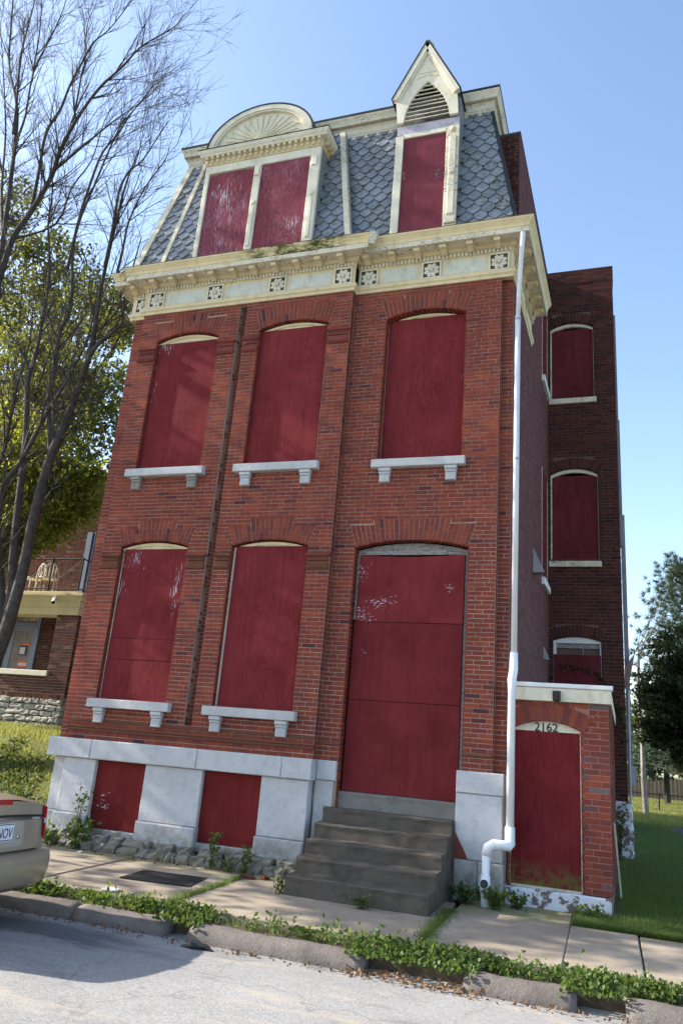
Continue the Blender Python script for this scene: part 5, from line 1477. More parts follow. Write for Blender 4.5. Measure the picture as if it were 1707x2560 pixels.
# garden chairs on the balcony
def garden_chair(x, y, rz, label):
    t = thing('garden_chair', (x, y, 5.0), label, 'chair', 'chairs on the neighbour balcony')
    def tr(p):
        c, s_ = math.cos(rz), math.sin(rz); return (x + p[0] * c - p[1] * s_, y + p[0] * s_ + p[1] * c, 5.0 + p[2])
    for sx in (-.2, .2):
        for sy in (-.2, .2):
            q = MB(); q.tube([tr((sx * 1.1, sy * 1.1, 0.0)), tr((sx, sy, .42))], 0.018, 6); q.build('leg', WHITE_IRON, t)
    q = MB(); q.lathe(tr((0, 0, 0.42)), [(0.22, 0), (0.235, 0.012), (0.23, 0.03), (0.05, 0.035)], 14); q.build('seat', WHITE_IRON, t)
    q = MB()
    pts = [tr((0.22 * math.cos(a), 0.2, 0.45 + 0.45 * math.sin(a))) for a in [math.pi * i / 10 for i in range(11)]]
    q.tube(pts, 0.02, 6)
    for k in (-.12, -.04, .04, .12): q.tube([tr((k, .2, .44)), tr((k * 1.05, .2, .45 + .42 * math.sqrt(1 - (k / .22) ** 2)))], 0.012, 5)
    q.build('backrest', WHITE_IRON, t)
garden_chair(-13.75, 15.95, 0.5, 'off-white iron garden chair behind the railing, nearer the beam end')
garden_chair(-14.25, 16.0, -0.3, 'off-white iron garden chair behind the railing, beside the tree trunk')

# ================================================================== PARKED CAR
car = thing('parked_car', (-7.7, 6.22, -0.05), 'tan metallic sedan parked at the kerb, only its rear corner in view', 'car')
CX, CY = -5.28, 6.22
m = Mat('tan_metallic_paint', 0.28, 0.5); m.color(m.ramp(m.noise(3, 3), [(0.3, (0.34, 0.275, 0.20)), (0.7, (0.38, 0.31, 0.225))])); m.b.inputs['Metallic'].default_value = 0.3; m.b.inputs['Coat Weight'].default_value = 0.25; m.b.inputs['Coat Roughness'].default_value = 0.08
CARP = m.m
RLIGHT = Mat('red_light_lens', 0.12, 0.6).color((0.34, 0.012, 0.015)).m
CLIGHT = Mat('clear_light_lens', 0.12, 0.6).color((0.55, 0.52, 0.50)).m
CHROME = Mat('chrome', 0.12, 0.5).color((0.6, 0.6, 0.6)); CHROME.b.inputs['Metallic'].default_value = 1.0; CHROME = CHROME.m
CGLASS = Mat('car_glass', 0.05, 0.6).color((0.015, 0.017, 0.02)).m
def cw(x, y, z): return (CX - x, CY + y, z)
HW = 0.87
def xr(y, z): return 0.09 + 0.10 * max(0.0, (abs(y) - 0.30) / 0.57) ** 2 + 0.22 * max(0.0, (abs(y) - 0.78) / 0.09) ** 2 + 0.10 * max(0, z - 0.60)
q = MB()
# rear face
ys = [-HW + 2 * HW * i / 28 for i in range(29)]; zs = [0.34, 0.48, 0.60, 0.72, 0.84, 0.93, 0.985]
crown = lambda y: 0.10 * (1 - (abs(y) / HW) ** 2.2)
zz = lambda y, z: z + (crown(y) * 0.85 if z > 0.95 else crown(y) * max(0, (z - 0.6)) * 1.4)
v = [cw(xr(y, z), y, zz(y, z)) for z in zs for y in ys]; n = len(ys)
q.add(v, [(j * n + i, j * n + i + 1, (j + 1) * n + i + 1, (j + 1) * n + i) for j in range(len(zs) - 1) for i in range(n - 1)])
# boot lid and rest of the shell, lofted forward; stations (x, z_top, half width at top)
def station(x, zt, wt, wide):
    out = []
    for k in range(-10, 11):
        t = k / 10; a = abs(t)
        if a <= 0.5: y = wt * a / 0.5 * 0.94; z = zt - 0.02 * (a / 0.5) ** 2 - (0.05 if zt < 1.2 else 0.02) * (a / 0.5) ** 4
        elif a <= 0.6: y = wt; z = zt - (0.10 if zt < 1.2 else 0.08)
        elif a <= 0.7: y = max(wt, HW * wide - 0.02); z = min(zt - 0.12, 0.98)
        elif a <= 0.8: y = HW * wide; z = 0.78
        elif a <= 0.9: y = HW * wide; z = 0.50
        else: y = HW * wide - 0.06; z = 0.20
        out.append(cw(x, math.copysign(y, t) if t else 0, z))
    return out
st = [(0.180, 1.080, 0.64, 0.775), (0.245, 1.088, 0.775, 0.915), (0.41, 1.100, 0.82, 0.985), (0.60, 1.12, 0.80, 1.0), (0.85, 1.14, 0.78, 1.0), (1.35, 1.40, 0.60, 1.0), (1.75, 1.46, 0.58, 1.0), (2.5, 1.44, 0.58, 1.0), (3.15, 1.05, 0.74, 1.0), (3.9, 0.96, 0.72, 0.99), (4.4, 0.82, 0.66, 0.9), (4.6, 0.62, 0.55, 0.76)]
rows = [station(*s_) for s_ in st]; n = 21
q.add([p for r in rows for p in r], [(j * n + i, (j + 1) * n + i, (j + 1) * n + i + 1, j * n + i + 1) for j in range(len(rows) - 1) for i in range(n - 1)] + [tuple((len(rows) - 1) * n + i for i in range(n))])
body = q.build('body', CARP, car, smooth=True)
# bumper wrapped round the corners
q = MB()
prof = [(0.30, 0.06), (0.27, 0.02), (0.33, -0.055), (0.44, -0.085), (0.54, -0.085), (0.585, -0.07), (0.60, -0.02), (0.605, 0.06)]
pl_ = [(y, 0.06 + 0.10 * max(0.0, (abs(y) - 0.30) / 0.57) ** 2 + 0.20 * max(0.0, (abs(y) - 0.79) / 0.095) ** 2) for y in [-0.885 + 1.77 * i / 26 for i in range(27)]]
pl_ = [(-0.89, 0.60)] + pl_ + [(0.89, 0.60)]
v = []
for y, x in pl_:
    for z, o in prof: v.append(cw(x + o + (0.02 if abs(y) > 0.8 else 0), y * (1 + (0.02 if o < 0 else 0)), z))
k = len(prof)
q.add(v, [(i * k + j, (i + 1) * k + j, (i + 1) * k + j + 1, i * k + j + 1) for i in range(len(pl_) - 1) for j in range(k - 1)])
q.build('bumper', CARP, car, smooth=True)
def patch(y0, y1, z0, z1, off, ny=8, nz=4, cut=0.0):
    q = MB(); v = []
    for j in range(nz + 1):
        for i in range(ny + 1):
            z = z0 + (z1 - z0) * j / nz; y = y0 + (y1 - y0) * i / ny - cut * (1 - j / nz) * (0 if i == ny else 1)
            v.append(cw(xr(y, z) - off, y, zz(y, z)))
    q.add(v, [(j * (ny + 1) + i, j * (ny + 1) + i + 1, (j + 1) * (ny + 1) + i + 1, (j + 1) * (ny + 1) + i) for j in range(nz) for i in range(ny)])
    return q
for s_ in (1, -1):
    tl = patch(0.69 * s_, 0.86 * s_, 0.70, 0.972, 0.014, 12, 5, -0.04 * s_).build('taillight', RLIGHT, car, smooth=True)
    patch(0.72 * s_, 0.85 * s_, 0.830, 0.875, 0.018, 8, 2).build('reverse_lamp', CLIGHT, tl, smooth=True)
lid = patch(-0.66, 0.66, 0.625, 0.955, 0.004, 20, 6).build('boot_lid', CARP, car, smooth=True)
patch(-0.70, 0.70, 0.865, 0.885, 0.016, 20, 1).build('chrome_strip', CHROME, lid)
patch(-0.70, 0.70, 0.885, 0.905, 0.010, 20, 1).build('shadow_gap', BLACK, lid)
patch(-0.62, 0.62, 0.607, 0.620, 0.012, 20, 1).build('shut_line', BLACK, lid)
patch(-0.17, 0.17, 0.955, 1.0, 0.012, 6, 1).build('high_brake_light', RLIGHT, lid)
pr = patch(-0.38, 0.38, 0.655, 0.855, 0.008, 10, 3).build('plate_recess', simple('pale_tan_paint', (0.34, 0.30, 0.255), 0.3, 0.05), lid)
q = MB(); px_ = CX - xr(0.1, 0.76) + 0.016
q.box(px_, px_ + 0.008, CY - 0.10, CY + 0.215, 0.715, 0.875); plate = q.build('number_plate', PAPER, lid)
for z in (0.722, 0.862):
    q = MB(); q.box(px_ + .008, px_ + .009, CY - 0.095, CY + 0.21, z, z + 0.008); q.build('plate_band', NAVY, lid)
text_mesh('NOV', 0.125, NAVY, lid, (px_ + 0.0095, CY + 0.202, 0.748), (math.pi / 2, 0, math.pi / 2), 'plate_letters', 0.001, 'RIGHT', 0.72)
q = MB(); q.lathe((px_ - .005, CY + 0.30, 0.745), [(0.016, 0), (0.016, 0.012), (0.01, 0.014)], 10, 'x'); q.build('key_lock', CHROME, lid)
q = MB(); v = [cw(0.88, -0.70, 1.125), cw(0.88, 0.70, 1.125), cw(1.32, 0.56, 1.385), cw(1.32, -0.56, 1.385)]
q.add([(a, b, c + 0.012) for a, b, c in v], [(0, 1, 2, 3)]); q.build('rear_window', CGLASS, car)
for s_ in (1, -1):
    q = MB(); v = [cw(1.0, 0.80 * s_, 1.09), cw(2.95, 0.815 * s_, 1.06), cw(2.45, 0.60 * s_, 1.37), cw(1.55, 0.61 * s_, 1.38)]; q.add(v, [(0, 1, 2, 3)]); q.build('side_window', CGLASS, car)
    for x in (0.95, 3.65):
        q = MB(); q.tube([cw(x, s_ * 0.70, 0.27), cw(x, s_ * 0.875, 0.27), cw(x, s_ * 0.89, 0.27)], [0.315, 0.315, 0.29], 28); wh_ = q.build('wheel', BLACK, car)
        q = MB(); q.tube([cw(x, s_ * 0.88, 0.27), cw(x, s_ * 0.896, 0.27)], [0.20, 0.17], 16)
        for k in range(5):
            a_ = k * 2 * math.pi / 5
            q.tube([cw(x, s_ * 0.90, 0.27), cw(x + .17 * math.cos(a_), s_ * 0.90, 0.27 + .17 * math.sin(a_))], 0.02, 5)
        q.build('rim', simple('dark_alloy', (0.10, 0.10, 0.105), 0.4), wh_)

# ================================================================== TREES
def grow(q, p, d, length, r0, r1, lvl, spread, up, maxl, tw, lens):
    n = 6 if lvl < 2 else 4
    pts = [Vector(p)]; d = Vector(d).normalized()
    for i in range(n):
        d = (d + Vector((rnd.gauss(0, .10), rnd.gauss(0, .10), rnd.gauss(0, .08) + up))).normalized()
        pts.append(pts[-1] + d * (length / n))
    rr = [r0 + (r1 - r0) * i / n for i in range(n + 1)]
    (q if lvl < tw else lens).tube(pts, rr, 5 if r0 > 0.02 else 3, caps=False)
    kids(q, pts, rr, lvl, spread, up, maxl, tw, lens, length)
    return pts
def kids(q, pts, rr, lvl, spread, up, maxl, tw, lens, length, num=None):
    if lvl >= maxl: return
    num = num if num is not None else rnd.randint(3, 5)
    for _ in range(num):
        i = rnd.randint(1, len(pts) - 1)
        a, b = pts[i - 1], pts[i]
        t = rnd.random(); p = a.lerp(b, t)
        d = (b - a).normalized()
        ax = Vector((rnd.gauss(0, 1), rnd.gauss(0, 1), rnd.gauss(0, .7))); ax = (ax - d * ax.dot(d))
        if ax.length < 1e-3: continue
        nd = (d + ax.normalized() * spread * rnd.uniform(.6, 1.3)).normalized()
        l_ = length * rnd.uniform(.40, .68)
        r = min(rr[i] * 0.62, 0.012 + 0.018 * l_)
        grow(q, p, nd, max(.22, l_), max(0.0035, r), 0.0022, lvl + 1, spread, up, maxl, tw, lens)
limbs = [
([(-10.95,11.55,0.9),(-10.90,11.52,1.7),(-10.82,11.50,2.49),(-10.58,11.44,3.38),(-10.47,11.37,3.83),(-10.46,11.42,4.61),(-10.44,11.38,5.56),(-10.16,11.16,6.64),(-9.98,11.18,7.50),(-9.91,11.29,8.33),(-9.67,11.14,9.15),(-9.55,10.96,9.86),(-9.66,11.06,10.69),(-9.66,11.11,12.08),(-9.42,10.90,12.91),(-9.16,10.80,13.70)],0.17,0.012),
([(-10.38,11.45,6.92),(-10.56,11.46,7.55),(-10.84,11.56,8.07),(-11.04,11.72,9.25),(-11.00,11.61,9.94),(-10.84,11.60,10.54),(-11.36,11.82,12.55),(-11.17,11.89,14.10),(-10.75,11.76,15.28),(-10.55,11.84,16.14)],0.085,0.01),
([(-9.73,11.10,8.47),(-9.50,10.96,8.86),(-9.28,10.94,9.12),(-8.97,10.96,9.39),(-8.70,10.71,9.40),(-8.57,10.50,9.80),(-8.55,10.56,10.59),(-8.44,10.49,11.07)],0.06,0.01),
([(-10.77,11.60,3.0),(-10.77,11.60,4.02),(-10.96,11.65,4.79),(-11.12,11.68,5.66),(-11.46,11.86,7.09),(-11.64,11.93,7.83),(-11.76,11.81,8.88),(-11.84,11.94,9.58),(-12.09,12.16,10.65),(-12.15,12.12,11.95),(-12.46,12.05,13.29),(-12.78,12.25,14.52),(-13.24,12.41,15.70)],0.11,0.012),
([(-11.15,11.45,2.2),(-11.30,11.40,4.0),(-11.30,11.40,4.76),(-11.27,11.33,5.76),(-11.20,11.25,6.28),(-11.04,11.35,6.75),(-10.78,11.29,7.24),(-10.39,11.07,7.64),(-10.16,11.09,8.19),(-10.07,11.21,8.70),(-9.72,11.06,9.44),(-9.59,10.88,10.34)],0.09,0.012),
([(-10.91,11.70,2.6),(-10.98,11.70,3.57),(-11.29,11.80,4.46),(-11.73,11.88,5.48),(-12.38,12.17,6.75),(-12.46,12.28,7.84),(-12.47,12.24,8.90),(-12.58,12.43,10.25),(-13.09,12.72,11.81)],0.10,0.012),
([(-11.4,11.7,4.6),(-12.6,11.95,7.6),(-13.6,12.2,9.8),(-13.81,12.20,11.24),(-13.61,12.09,11.95),(-13.36,11.97,12.99),(-13.04,12.00,13.71),(-12.56,11.91,14.59),(-12.20,11.64,15.01),(-11.90,11.61,15.86),(-11.48,11.68,16.84),(-10.73,11.49,17.12),(-10.08,11.26,17.32),(-9.30,11.31,17.74),(-9.09,11.31,18.10)],0.12,0.006),
([(-13.7,12.25,10.4),(-13.74,12.30,11.40),(-13.99,12.34,12.57),(-14.26,12.36,14.47),(-14.76,12.57,16.51),(-15.03,12.62,17.78),(-15.22,12.51,18.53),(-15.90,12.63,19.98),(-16.70,12.85,22.87),(-16.86,12.81,23.87)],0.09,0.015),
([(-14.43,12.40,15.2),(-14.43,12.30,16.41),(-14.36,12.30,17.30),(-14.46,12.29,18.86),(-14.40,12.51,20.32),(-14.23,12.53,21.37),(-14.08,12.39,22.08)],0.045,0.008),
([(-13.04,12.00,13.71),(-13.00,11.91,14.89),(-12.95,11.80,15.92),(-12.76,11.89,16.73),(-12.54,11.80,17.38),(-12.04,11.56,17.83),(-11.86,11.56,18.31),(-11.56,11.65,18.73),(-10.96,11.48,19.16),(-10.68,11.28,19.27)],0.05,0.006),
([(-14.86,12.50,17.0),(-14.97,12.48,17.86),(-15.29,12.46,19.87),(-15.56,12.66,21.84),(-15.64,12.67,22.95)],0.05,0.01),
([(-14.45,12.30,18.5),(-14.51,12.30,19.09),(-14.51,12.21,20.11),(-14.91,12.34,21.66),(-14.92,12.27,22.20)],0.03,0.008),
([(-12.0,11.65,15.7),(-12.23,11.78,17.54),(-12.21,11.76,18.09),(-12.62,11.96,19.50),(-12.51,11.97,20.30)],0.028,0.006),
([(-12.4,11.85,14.75),(-11.23,11.63,15.27),(-10.57,11.46,15.44),(-10.12,11.51,15.79),(-9.52,11.37,15.97)],0.03,0.005),
([(-11.3,11.75,11.6),(-10.94,11.40,12.71),(-10.68,11.28,13.86),(-10.62,11.37,14.51),(-10.28,11.28,14.73),(-9.80,11.04,15.00),(-9.43,11.03,15.52),(-9.40,11.12,15.91)],0.04,0.006),
([(-9.62,11.0,10.9),(-9.43,10.79,11.62),(-9.48,10.81,12.68),(-9.36,10.87,13.22),(-8.91,10.66,13.20),(-8.45,10.54,13.80),(-8.42,10.67,14.16)],0.04,0.006),
([(-9.0,10.65,10.2),(-8.75,10.40,10.77),(-8.72,10.38,11.42),(-8.52,10.42,12.23),(-8.05,10.25,12.61),(-7.9,10.15,12.84)],0.035,0.006),
([(-13.3,12.0,13.0),(-12.05,11.87,13.09),(-11.84,11.89,14.11),(-11.47,11.94,14.89),(-11.13,11.72,15.82),(-10.72,11.60,16.32)],0.035,0.006),
([(-14.2,12.4,13.5),(-15.32,12.96,15.68),(-15.86,13.11,17.72),(-16.71,13.27,20.16),(-17.35,13.16,22.45)],0.05,0.01),
]
bare = thing('bare_tree', (-10.95, 11.55, 0.8), 'tall leafless tree with fanning grey branches beside the house', 'tree')
trunk = MB(); twigs = MB()
tips = []
for pts, r0, r1 in limbs:
    pts = [Vector(p) for p in pts]
    sm = []
    for i in range(len(pts) - 1):                     # Catmull-Rom
        p0, p1, p2, p3 = pts[max(0, i - 1)], pts[i], pts[i + 1], pts[min(len(pts) - 1, i + 2)]
        for t in (0, .33, .66):
            sm.append(0.5 * ((2 * p1) + (p2 - p0) * t + (2 * p0 - 5 * p1 + 4 * p2 - p3) * t * t + (3 * p1 - p0 - 3 * p2 + p3) * t ** 3))
    sm.append(pts[-1])
    k = len(sm) - 1
    rr = [r0 + (r1 - r0) * (i / k) ** 0.8 for i in range(k + 1)]
    trunk.tube(sm, rr, 9 if r0 > .07 else 6, caps=False)
    L_ = sum((b - a).length for a, b in zip(sm, sm[1:]))
    nk = int(L_ * (3.2 if r0 < .06 else 3.0))
    for _ in range(nk):
        i = rnd.randint(int(k * (0.12 if r0 < .1 else 0.35)), k)
        i = max(1, i)
        d = (sm[i] - sm[i - 1]).normalized()
        ax = Vector((rnd.gauss(.25, 1), rnd.gauss(0, .8), rnd.gauss(.3, .6))); ax = (ax - d * ax.dot(d)).normalized()
        l_ = rnd.uniform(.7, 2.0) * (0.75 if sm[i].x > -9.2 else 1.0)
        grow(trunk, sm[i], (d * 1.0 + ax * rnd.uniform(.35, .8)), l_, min(rr[i] * .6, 0.010 + .006 * l_), 0.003, 1, 0.55, 0.05, 3, 2, twigs)
trunk.build('trunk', BARK, bare, smooth=True)
twigs.build('twigs', TWIG, bare)

def leaves_np(C, size, rs, droop=0.2, aspect=0.55):
    n = len(C)
    a = rs.normal(size=(n, 3)); a[:, 2] -= droop; a /= np.linalg.norm(a, axis=1)[:, None]
    b = rs.normal(size=(n, 3)); b -= a * (a * b).sum(1)[:, None]; b /= np.linalg.norm(b, axis=1)[:, None]
    l = size * rs.uniform(.7, 1.3, (n, 1)); w = l * aspect
    up = np.cross(a, b) * w * 0.18
    V = np.stack([C, C + a * l * .5 + b * w * .5 + up, C + a * l, C + a * l * .5 - b * w * .5 + up], 1).reshape(-1, 3)
    F = np.arange(4 * n).reshape(n, 4)
    return V, F
def crown_points(blobs, clumps, per, rs, cr=(0.35, 0.7)):
    """leaf positions in clumps spread through ellipsoids, denser at the surface"""
    out = []; cen = []
    vol = np.array([b[3] * b[4] * b[5] for b in blobs]) ** 0.7; vol /= vol.sum()
    for b, f in zip(blobs, vol):
        m_ = max(3, int(clumps * f))
        d = rs.normal(size=(m_, 3)); d /= np.linalg.norm(d, axis=1)[:, None]
        r = rs.uniform(0.25, 1.0, (m_, 1)) ** 0.5
        c = np.array(b[:3]) + d * r * np.array(b[3:6])
        cen.append(c)
        for cc in c:
            s_ = rs.uniform(*cr)
            out.append(cc + rs.normal(size=(per, 3)) * s_ * np.array([.5, .5, .32]))
    return np.concatenate(out), np.concatenate(cen)
def leafy(name, label, base, trunk_pts, r0, blobs, clumps, per, size, mat, group, rs, bark=BARK_DARK, cr=(0.35, .7), branches=26, cat='tree'):
    t = thing(name, base, label, cat, group)
    C, cen = crown_points(blobs, clumps, per, rs, cr)
    V, F = leaves_np(C, size, rs)
    np_mesh('crown', V, F, mat, t)
    q = MB()
    tp = [Vector(p) for p in trunk_pts]
    q.tube(tp, [r0 * (1 - 0.7 * i / (len(tp) - 1)) for i in range(len(tp))], 8, caps=False)
    idx = rs.choice(len(cen), min(branches, len(cen)), replace=False)
    for i in idx:
        c = Vector(cen[i]); k = rnd.randint(len(tp) // 2, len(tp) - 1); p = tp[k]
        mid = p.lerp(c, .5) + Vector((rnd.gauss(0, .25), rnd.gauss(0, .25), rnd.uniform(-.3, .2)))
        q.tube([p, mid, c], [r0 * .28, r0 * .15, 0.012], 5, caps=False)
    q.build('trunk', bark, t)
    return t
G1 = 'leafy trees behind the neighbouring house'
leafy('broadleaf_tree', 'tall broadleaf tree with dark green crown rising behind the bare branches', (-24.5, 24, 1.7), [(-24.5, 24, 1.7), (-24.3, 24, 6), (-23.8, 24, 11), (-23.2, 24, 16)], 0.35,
      [(-26.5, 24, 22.5, 3.6, 3, 4.6), (-23.8, 24, 19.8, 3.0, 3, 3.8), (-21.6, 23.5, 16.8, 2.7, 2.6, 3.4), (-24.5, 24, 14.2, 4.0, 3, 3.4), (-28, 24, 14, 4, 3, 5)], 270, 80, 0.24, LEAF, G1, nrs, cr=(.5, 1.0))
leafy('broadleaf_tree', 'spreading broadleaf tree whose leaves brush the left edge of the tall brick house', (-19.5, 19.6, 1.7), [(-19.5, 19.6, 1.7), (-19.2, 19.6, 5), (-18.6, 19.5, 9), (-17.8, 19.4, 12)], 0.28,
      [(-16.6, 19.4, 14.2, 1.9, 2, 2.3), (-17.8, 19.6, 11.6, 2.2, 2, 2.4), (-15.4, 19.2, 11.4, 1.3, 1.6, 2.2), (-15.2, 19.2, 15.9, 1.0, 1.2, 1.0), (-19.4, 19.6, 13, 2.2, 2, 3)], 190, 72, 0.18, LEAF, G1, nrs, cr=(.38, .8))
leafy('small_tree', 'small yellow-green tree in front of the neighbouring balcony', (-14.9, 13.6, 1.65), [(-14.9, 13.6, 1.65), (-14.6, 13.6, 3.5), (-14.1, 13.6, 5.2), (-13.5, 13.6, 6.6)], 0.10,
      [(-13.4, 13.6, 7.2, 1.7, 1.2, .75), (-12.2, 13.5, 6.9, 1.1, .9, .75), (-13.6, 13.6, 6.1, 1.1, 1.0, .7), (-13.6, 13.4, 5.2, .6, .6, .6), (-14.8, 13.6, 6.6, 1.2, 1.0, 1.4), (-15.5, 13.6, 5.2, 1.2, 1.0, 1.6), (-11.9, 13.6, 6.5, 0.9, .8, .5), (-14.2, 13.7, 8.3, 1.6, 1.2, 1.2), (-12.6, 13.7, 7.7, 1.0, 1, .6), (-12.5, 13.6, 6.0, 1.0, .8, .45), (-13.3, 13.6, 5.5, .6, .6, .5), (-11.8, 13.6, 7.2, .8, .8, .5), (-11.3, 13.6, 7.3, .7, .7, .35), (-11.1, 13.6, 6.7, .5, .5, .25)], 600, 60, 0.12, LEAF_Y, None, nrs, cr=(.22, .42))
leafy('street_tree', 'leafy street tree beyond the left edge whose shade dapples the sidewalk', (-17.0, 8.6, 0.1), [(-17.0, 8.6, 0.0), (-16.9, 8.6, 3.0), (-16.8, 8.7, 7), (-16.6, 8.7, 12)], 0.28,
      [(-16.8, 8.9, 12.5, 3.0, 2.6, 4.6), (-16.2, 8.9, 7.6, 2.8, 2.2, 2.2), (-17, 8.8, 17, 2.2, 2.2, 2.6), (-15.6, 7.3, 6.6, 3.0, 0.9, 2.2), (-15.6, 7.4, 9.0, 2.6, 0.9, 1.6)], 185, 24, 0.28, LEAF, None, nrs, cr=(.5, .95))
# right-hand side: pine, dark broadleaf, pale trunk, far foliage
pine = thing('white_pine', (3.3, 32, 0.5), 'blue-green pine with feathery branches at the right edge', 'tree')
q = MB(); q.tube([(3.3, 32, .4), (3.2, 32, 4), (3.05, 32, 8), (2.95, 32, 10.2)], [.26, .2, .1, .02], 8, caps=False)
NV = []; 
for i in range(110):
    z = 1.6 + 8.3 * (i / 110) ** 0.85
    ln = (10.4 - z) * 0.40 + 0.40
    a = i * 2.399
    d = Vector((math.cos(a), math.sin(a), 0.22))
    p0 = Vector((3.3 - 0.03 * z, 32, z)); pts = [p0 + d * ln * t + Vector((0, 0, -0.10 * ln * t * t + .16 * ln * t ** 4)) for t in (0, .35, .7, 1)]
    q.tube(pts, [.035, .025, .015, .006], 4, caps=False)
    for t in np.linspace(.25, 1.0, 7):
        c = np.array(p0.lerp(pts[-1], float(t))) + nrs.normal(size=3) * .10
        for _ in range(2):
            cc = c + nrs.normal(size=3) * np.array([.22, .22, .10])
            m_ = 46
            dd = nrs.normal(size=(m_, 3)) + np.array([d.x * .8, d.y * .8, .5]); dd /= np.linalg.norm(dd, axis=1)[:, None]
            s_ = nrs.normal(size=(m_, 3)); s_ /= np.linalg.norm(s_, axis=1)[:, None]
            l_ = nrs.uniform(.14, .30, (m_, 1))
            NV.append(np.stack([cc + s_ * .010, cc - s_ * .010, cc + dd * l_], 1).reshape(-1, 3))
NV = np.concatenate(NV)
np_mesh('crown', NV, np.arange(len(NV)).reshape(-1, 3), NEEDLE, pine)
q.build('trunk', BARK_DARK, pine)
leafy('dark_tree', 'dark broadleaf tree hanging low in front of the pine', (3.6, 25, 0.45), [(3.6, 25, .4), (3.5, 25, 2), (3.3, 25, 3.6), (3.0, 25, 5)], 0.16,
      [(2.2, 25, 5.5, .8, .8, .75), (1.85, 25, 4.6, .9, 1, .8), (1.7, 25, 3.7, .9, 1, .7), (2.7, 25, 3.9, 1.4, 1.2, 1.6), (1.45, 25, 3.05, .6, .7, .4), (2.5, 25, 2.7, 1.1, 1, .6)], 300, 60, 0.14, LEAF_D, None, nrs, cr=(.2, .42))
G2 = 'trees along the back of the lawn'
leafy('far_tree', 'sunlit yellow-green tree far behind the lawn', (1.2, 52, 0.6), [(1.2, 52, .5), (1.3, 52, 3), (1.4, 52, 5)], 0.2, [(1.8, 52, 4.6, 3.0, 2, 1.6), (0.6, 52, 3.4, 2.0, 2, 1.4), (4.6, 53, 4.2, 2.6, 2, 2.2)], 150, 50, 0.30, LEAF_Y, G2, nrs, cr=(.4, .8))
leafy('far_tree', 'soft grey-green conifer behind the pale trunk', (2.6, 40, 0.6), [(2.6, 40, .5), (2.6, 40, 2.5), (2.6, 40, 4)], 0.15, [(2.4, 40, 3.0, 1.5, 1.2, .8), (1.6, 40, 2.2, .9, 1, .5), (3.6, 40, 2.6, 1.4, 1, .9)], 120, 60, 0.2, NEEDLE, G2, nrs, cr=(.3, .6))
pale = thing('pale_tree', (1.23, 30, 0.45), 'slender pale trunk standing behind the wing corner', 'tree')
q = MB(); q.tube([(1.25, 30, .4), (1.2, 30, 1.6), (1.22, 30, 3.2), (1.12, 30, 4.6), (1.2, 30, 6)], [.11, .09, .08, .07, .04], 8, caps=False)
tw_ = MB()
for _ in range(7): grow(q, (1.1, 30, rnd.uniform(4.4, 6.2)), (rnd.uniform(.1, 1.2), rnd.uniform(-.3, .3), .7), rnd.uniform(1.2, 2.2), .03, .006, 1, .6, .04, 3, 2, tw_)
q.build('trunk', BARK_PALE, pale); tw_.build('twigs', TWIG, pale)

# ================================================================== FENCES
fence = thing('wooden_fence', (3.5, 46, 0.6), 'brown wooden fence along the back of the lawn', 'fence')
for i in range(60):
    x = -1.0 + i * 0.2
    q = MB(); q.box(x, x + 0.185, 46, 46.03, .55, 1.68 + rnd.uniform(-.02, .02)); q.build('plank', WOOD_FENCE, fence)
cf = thing('chain_link_fence', (2.0, 33, 0.5), 'low wire fence with thin dark rail crossing the lawn', 'fence')
q = MB(); q.tube([(0.2, 33, 1.12), (9, 33, 1.10)], 0.022, 6); q.build('top_rail', IRON, cf)
q = MB(); q.tube([(0.2, 33, .55), (9, 33, .55)], 0.012, 6); q.build('bottom_wire', IRON, cf)
for x in (0.5, 1.85, 3.6, 5.4, 7.2):
    q = MB(); q.tube([(x, 33, .4), (x, 33, 1.16)], 0.03, 6); q.build('post', IRON, cf)
q = MB()
for i in range(70):
    x = .2 + i * .12
    q.tube([(x, 33, .55), (x + .56, 33, 1.11)], .003, 3, caps=False); q.tube([(x + .56, 33, .55), (x, 33, 1.11)], .003, 3, caps=False)
q.build('mesh', IRON, cf, kind='stuff')

# ================================================================== PLANTS, GRASS, SMALL THINGS
def blades(name, pts, h, w, mat, rs, kind='stuff', parent=None):
    n = len(pts)
    a = rs.uniform(0, 2 * np.pi, n); hh = h * rs.uniform(.5, 1.4, n); ln = rs.uniform(.1, .75, n) * hh
    s_ = np.stack([np.cos(a), np.sin(a), np.zeros(n)], 1) * w
    b = rs.uniform(0, 2 * np.pi, n)
    tip = pts + np.stack([np.cos(b) * ln, np.sin(b) * ln, hh], 1)
    V = np.stack([pts + s_, pts - s_, tip], 1).reshape(-1, 3)
    return np_mesh(name, V, np.arange(3 * n).reshape(n, 3), mat, parent, kind=kind)
def scatter(n, f):
    out = []
    while len(out) < n:
        p = f()
        if p is not None: out.append(p)
    return np.array(out)
def lawn_pt():
    t = rnd.random() ** 1.8
    y = 9.76 + t * 16; x = rnd.uniform(-0.40, 0.8 + (y - 9) * 0.42)
    if y > 10.46 and x < 0.10 + .02 * (y - 10.5): return None
    if 15.35 < y and x < 0.42: return None
    if 19 < y < 24.3 and x > 1.6: return None
    return (x, y, lawn_z(x, y))
tag(blades('lawn_grass', scatter(60000, lawn_pt), 0.055, 0.0045, GRASS, nrs), 'short green grass on the shaded lawn beside the gateway', 'grass')
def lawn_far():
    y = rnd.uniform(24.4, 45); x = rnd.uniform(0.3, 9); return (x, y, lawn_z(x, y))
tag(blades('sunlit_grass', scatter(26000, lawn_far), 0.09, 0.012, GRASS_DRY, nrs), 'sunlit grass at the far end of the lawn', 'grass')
def bank_pt():
    y = 15.45 - 4.6 * rnd.random() ** 1.4; x = rnd.uniform(-15.5, -8.15); return (x, y, bank_z(x, y) - .01)
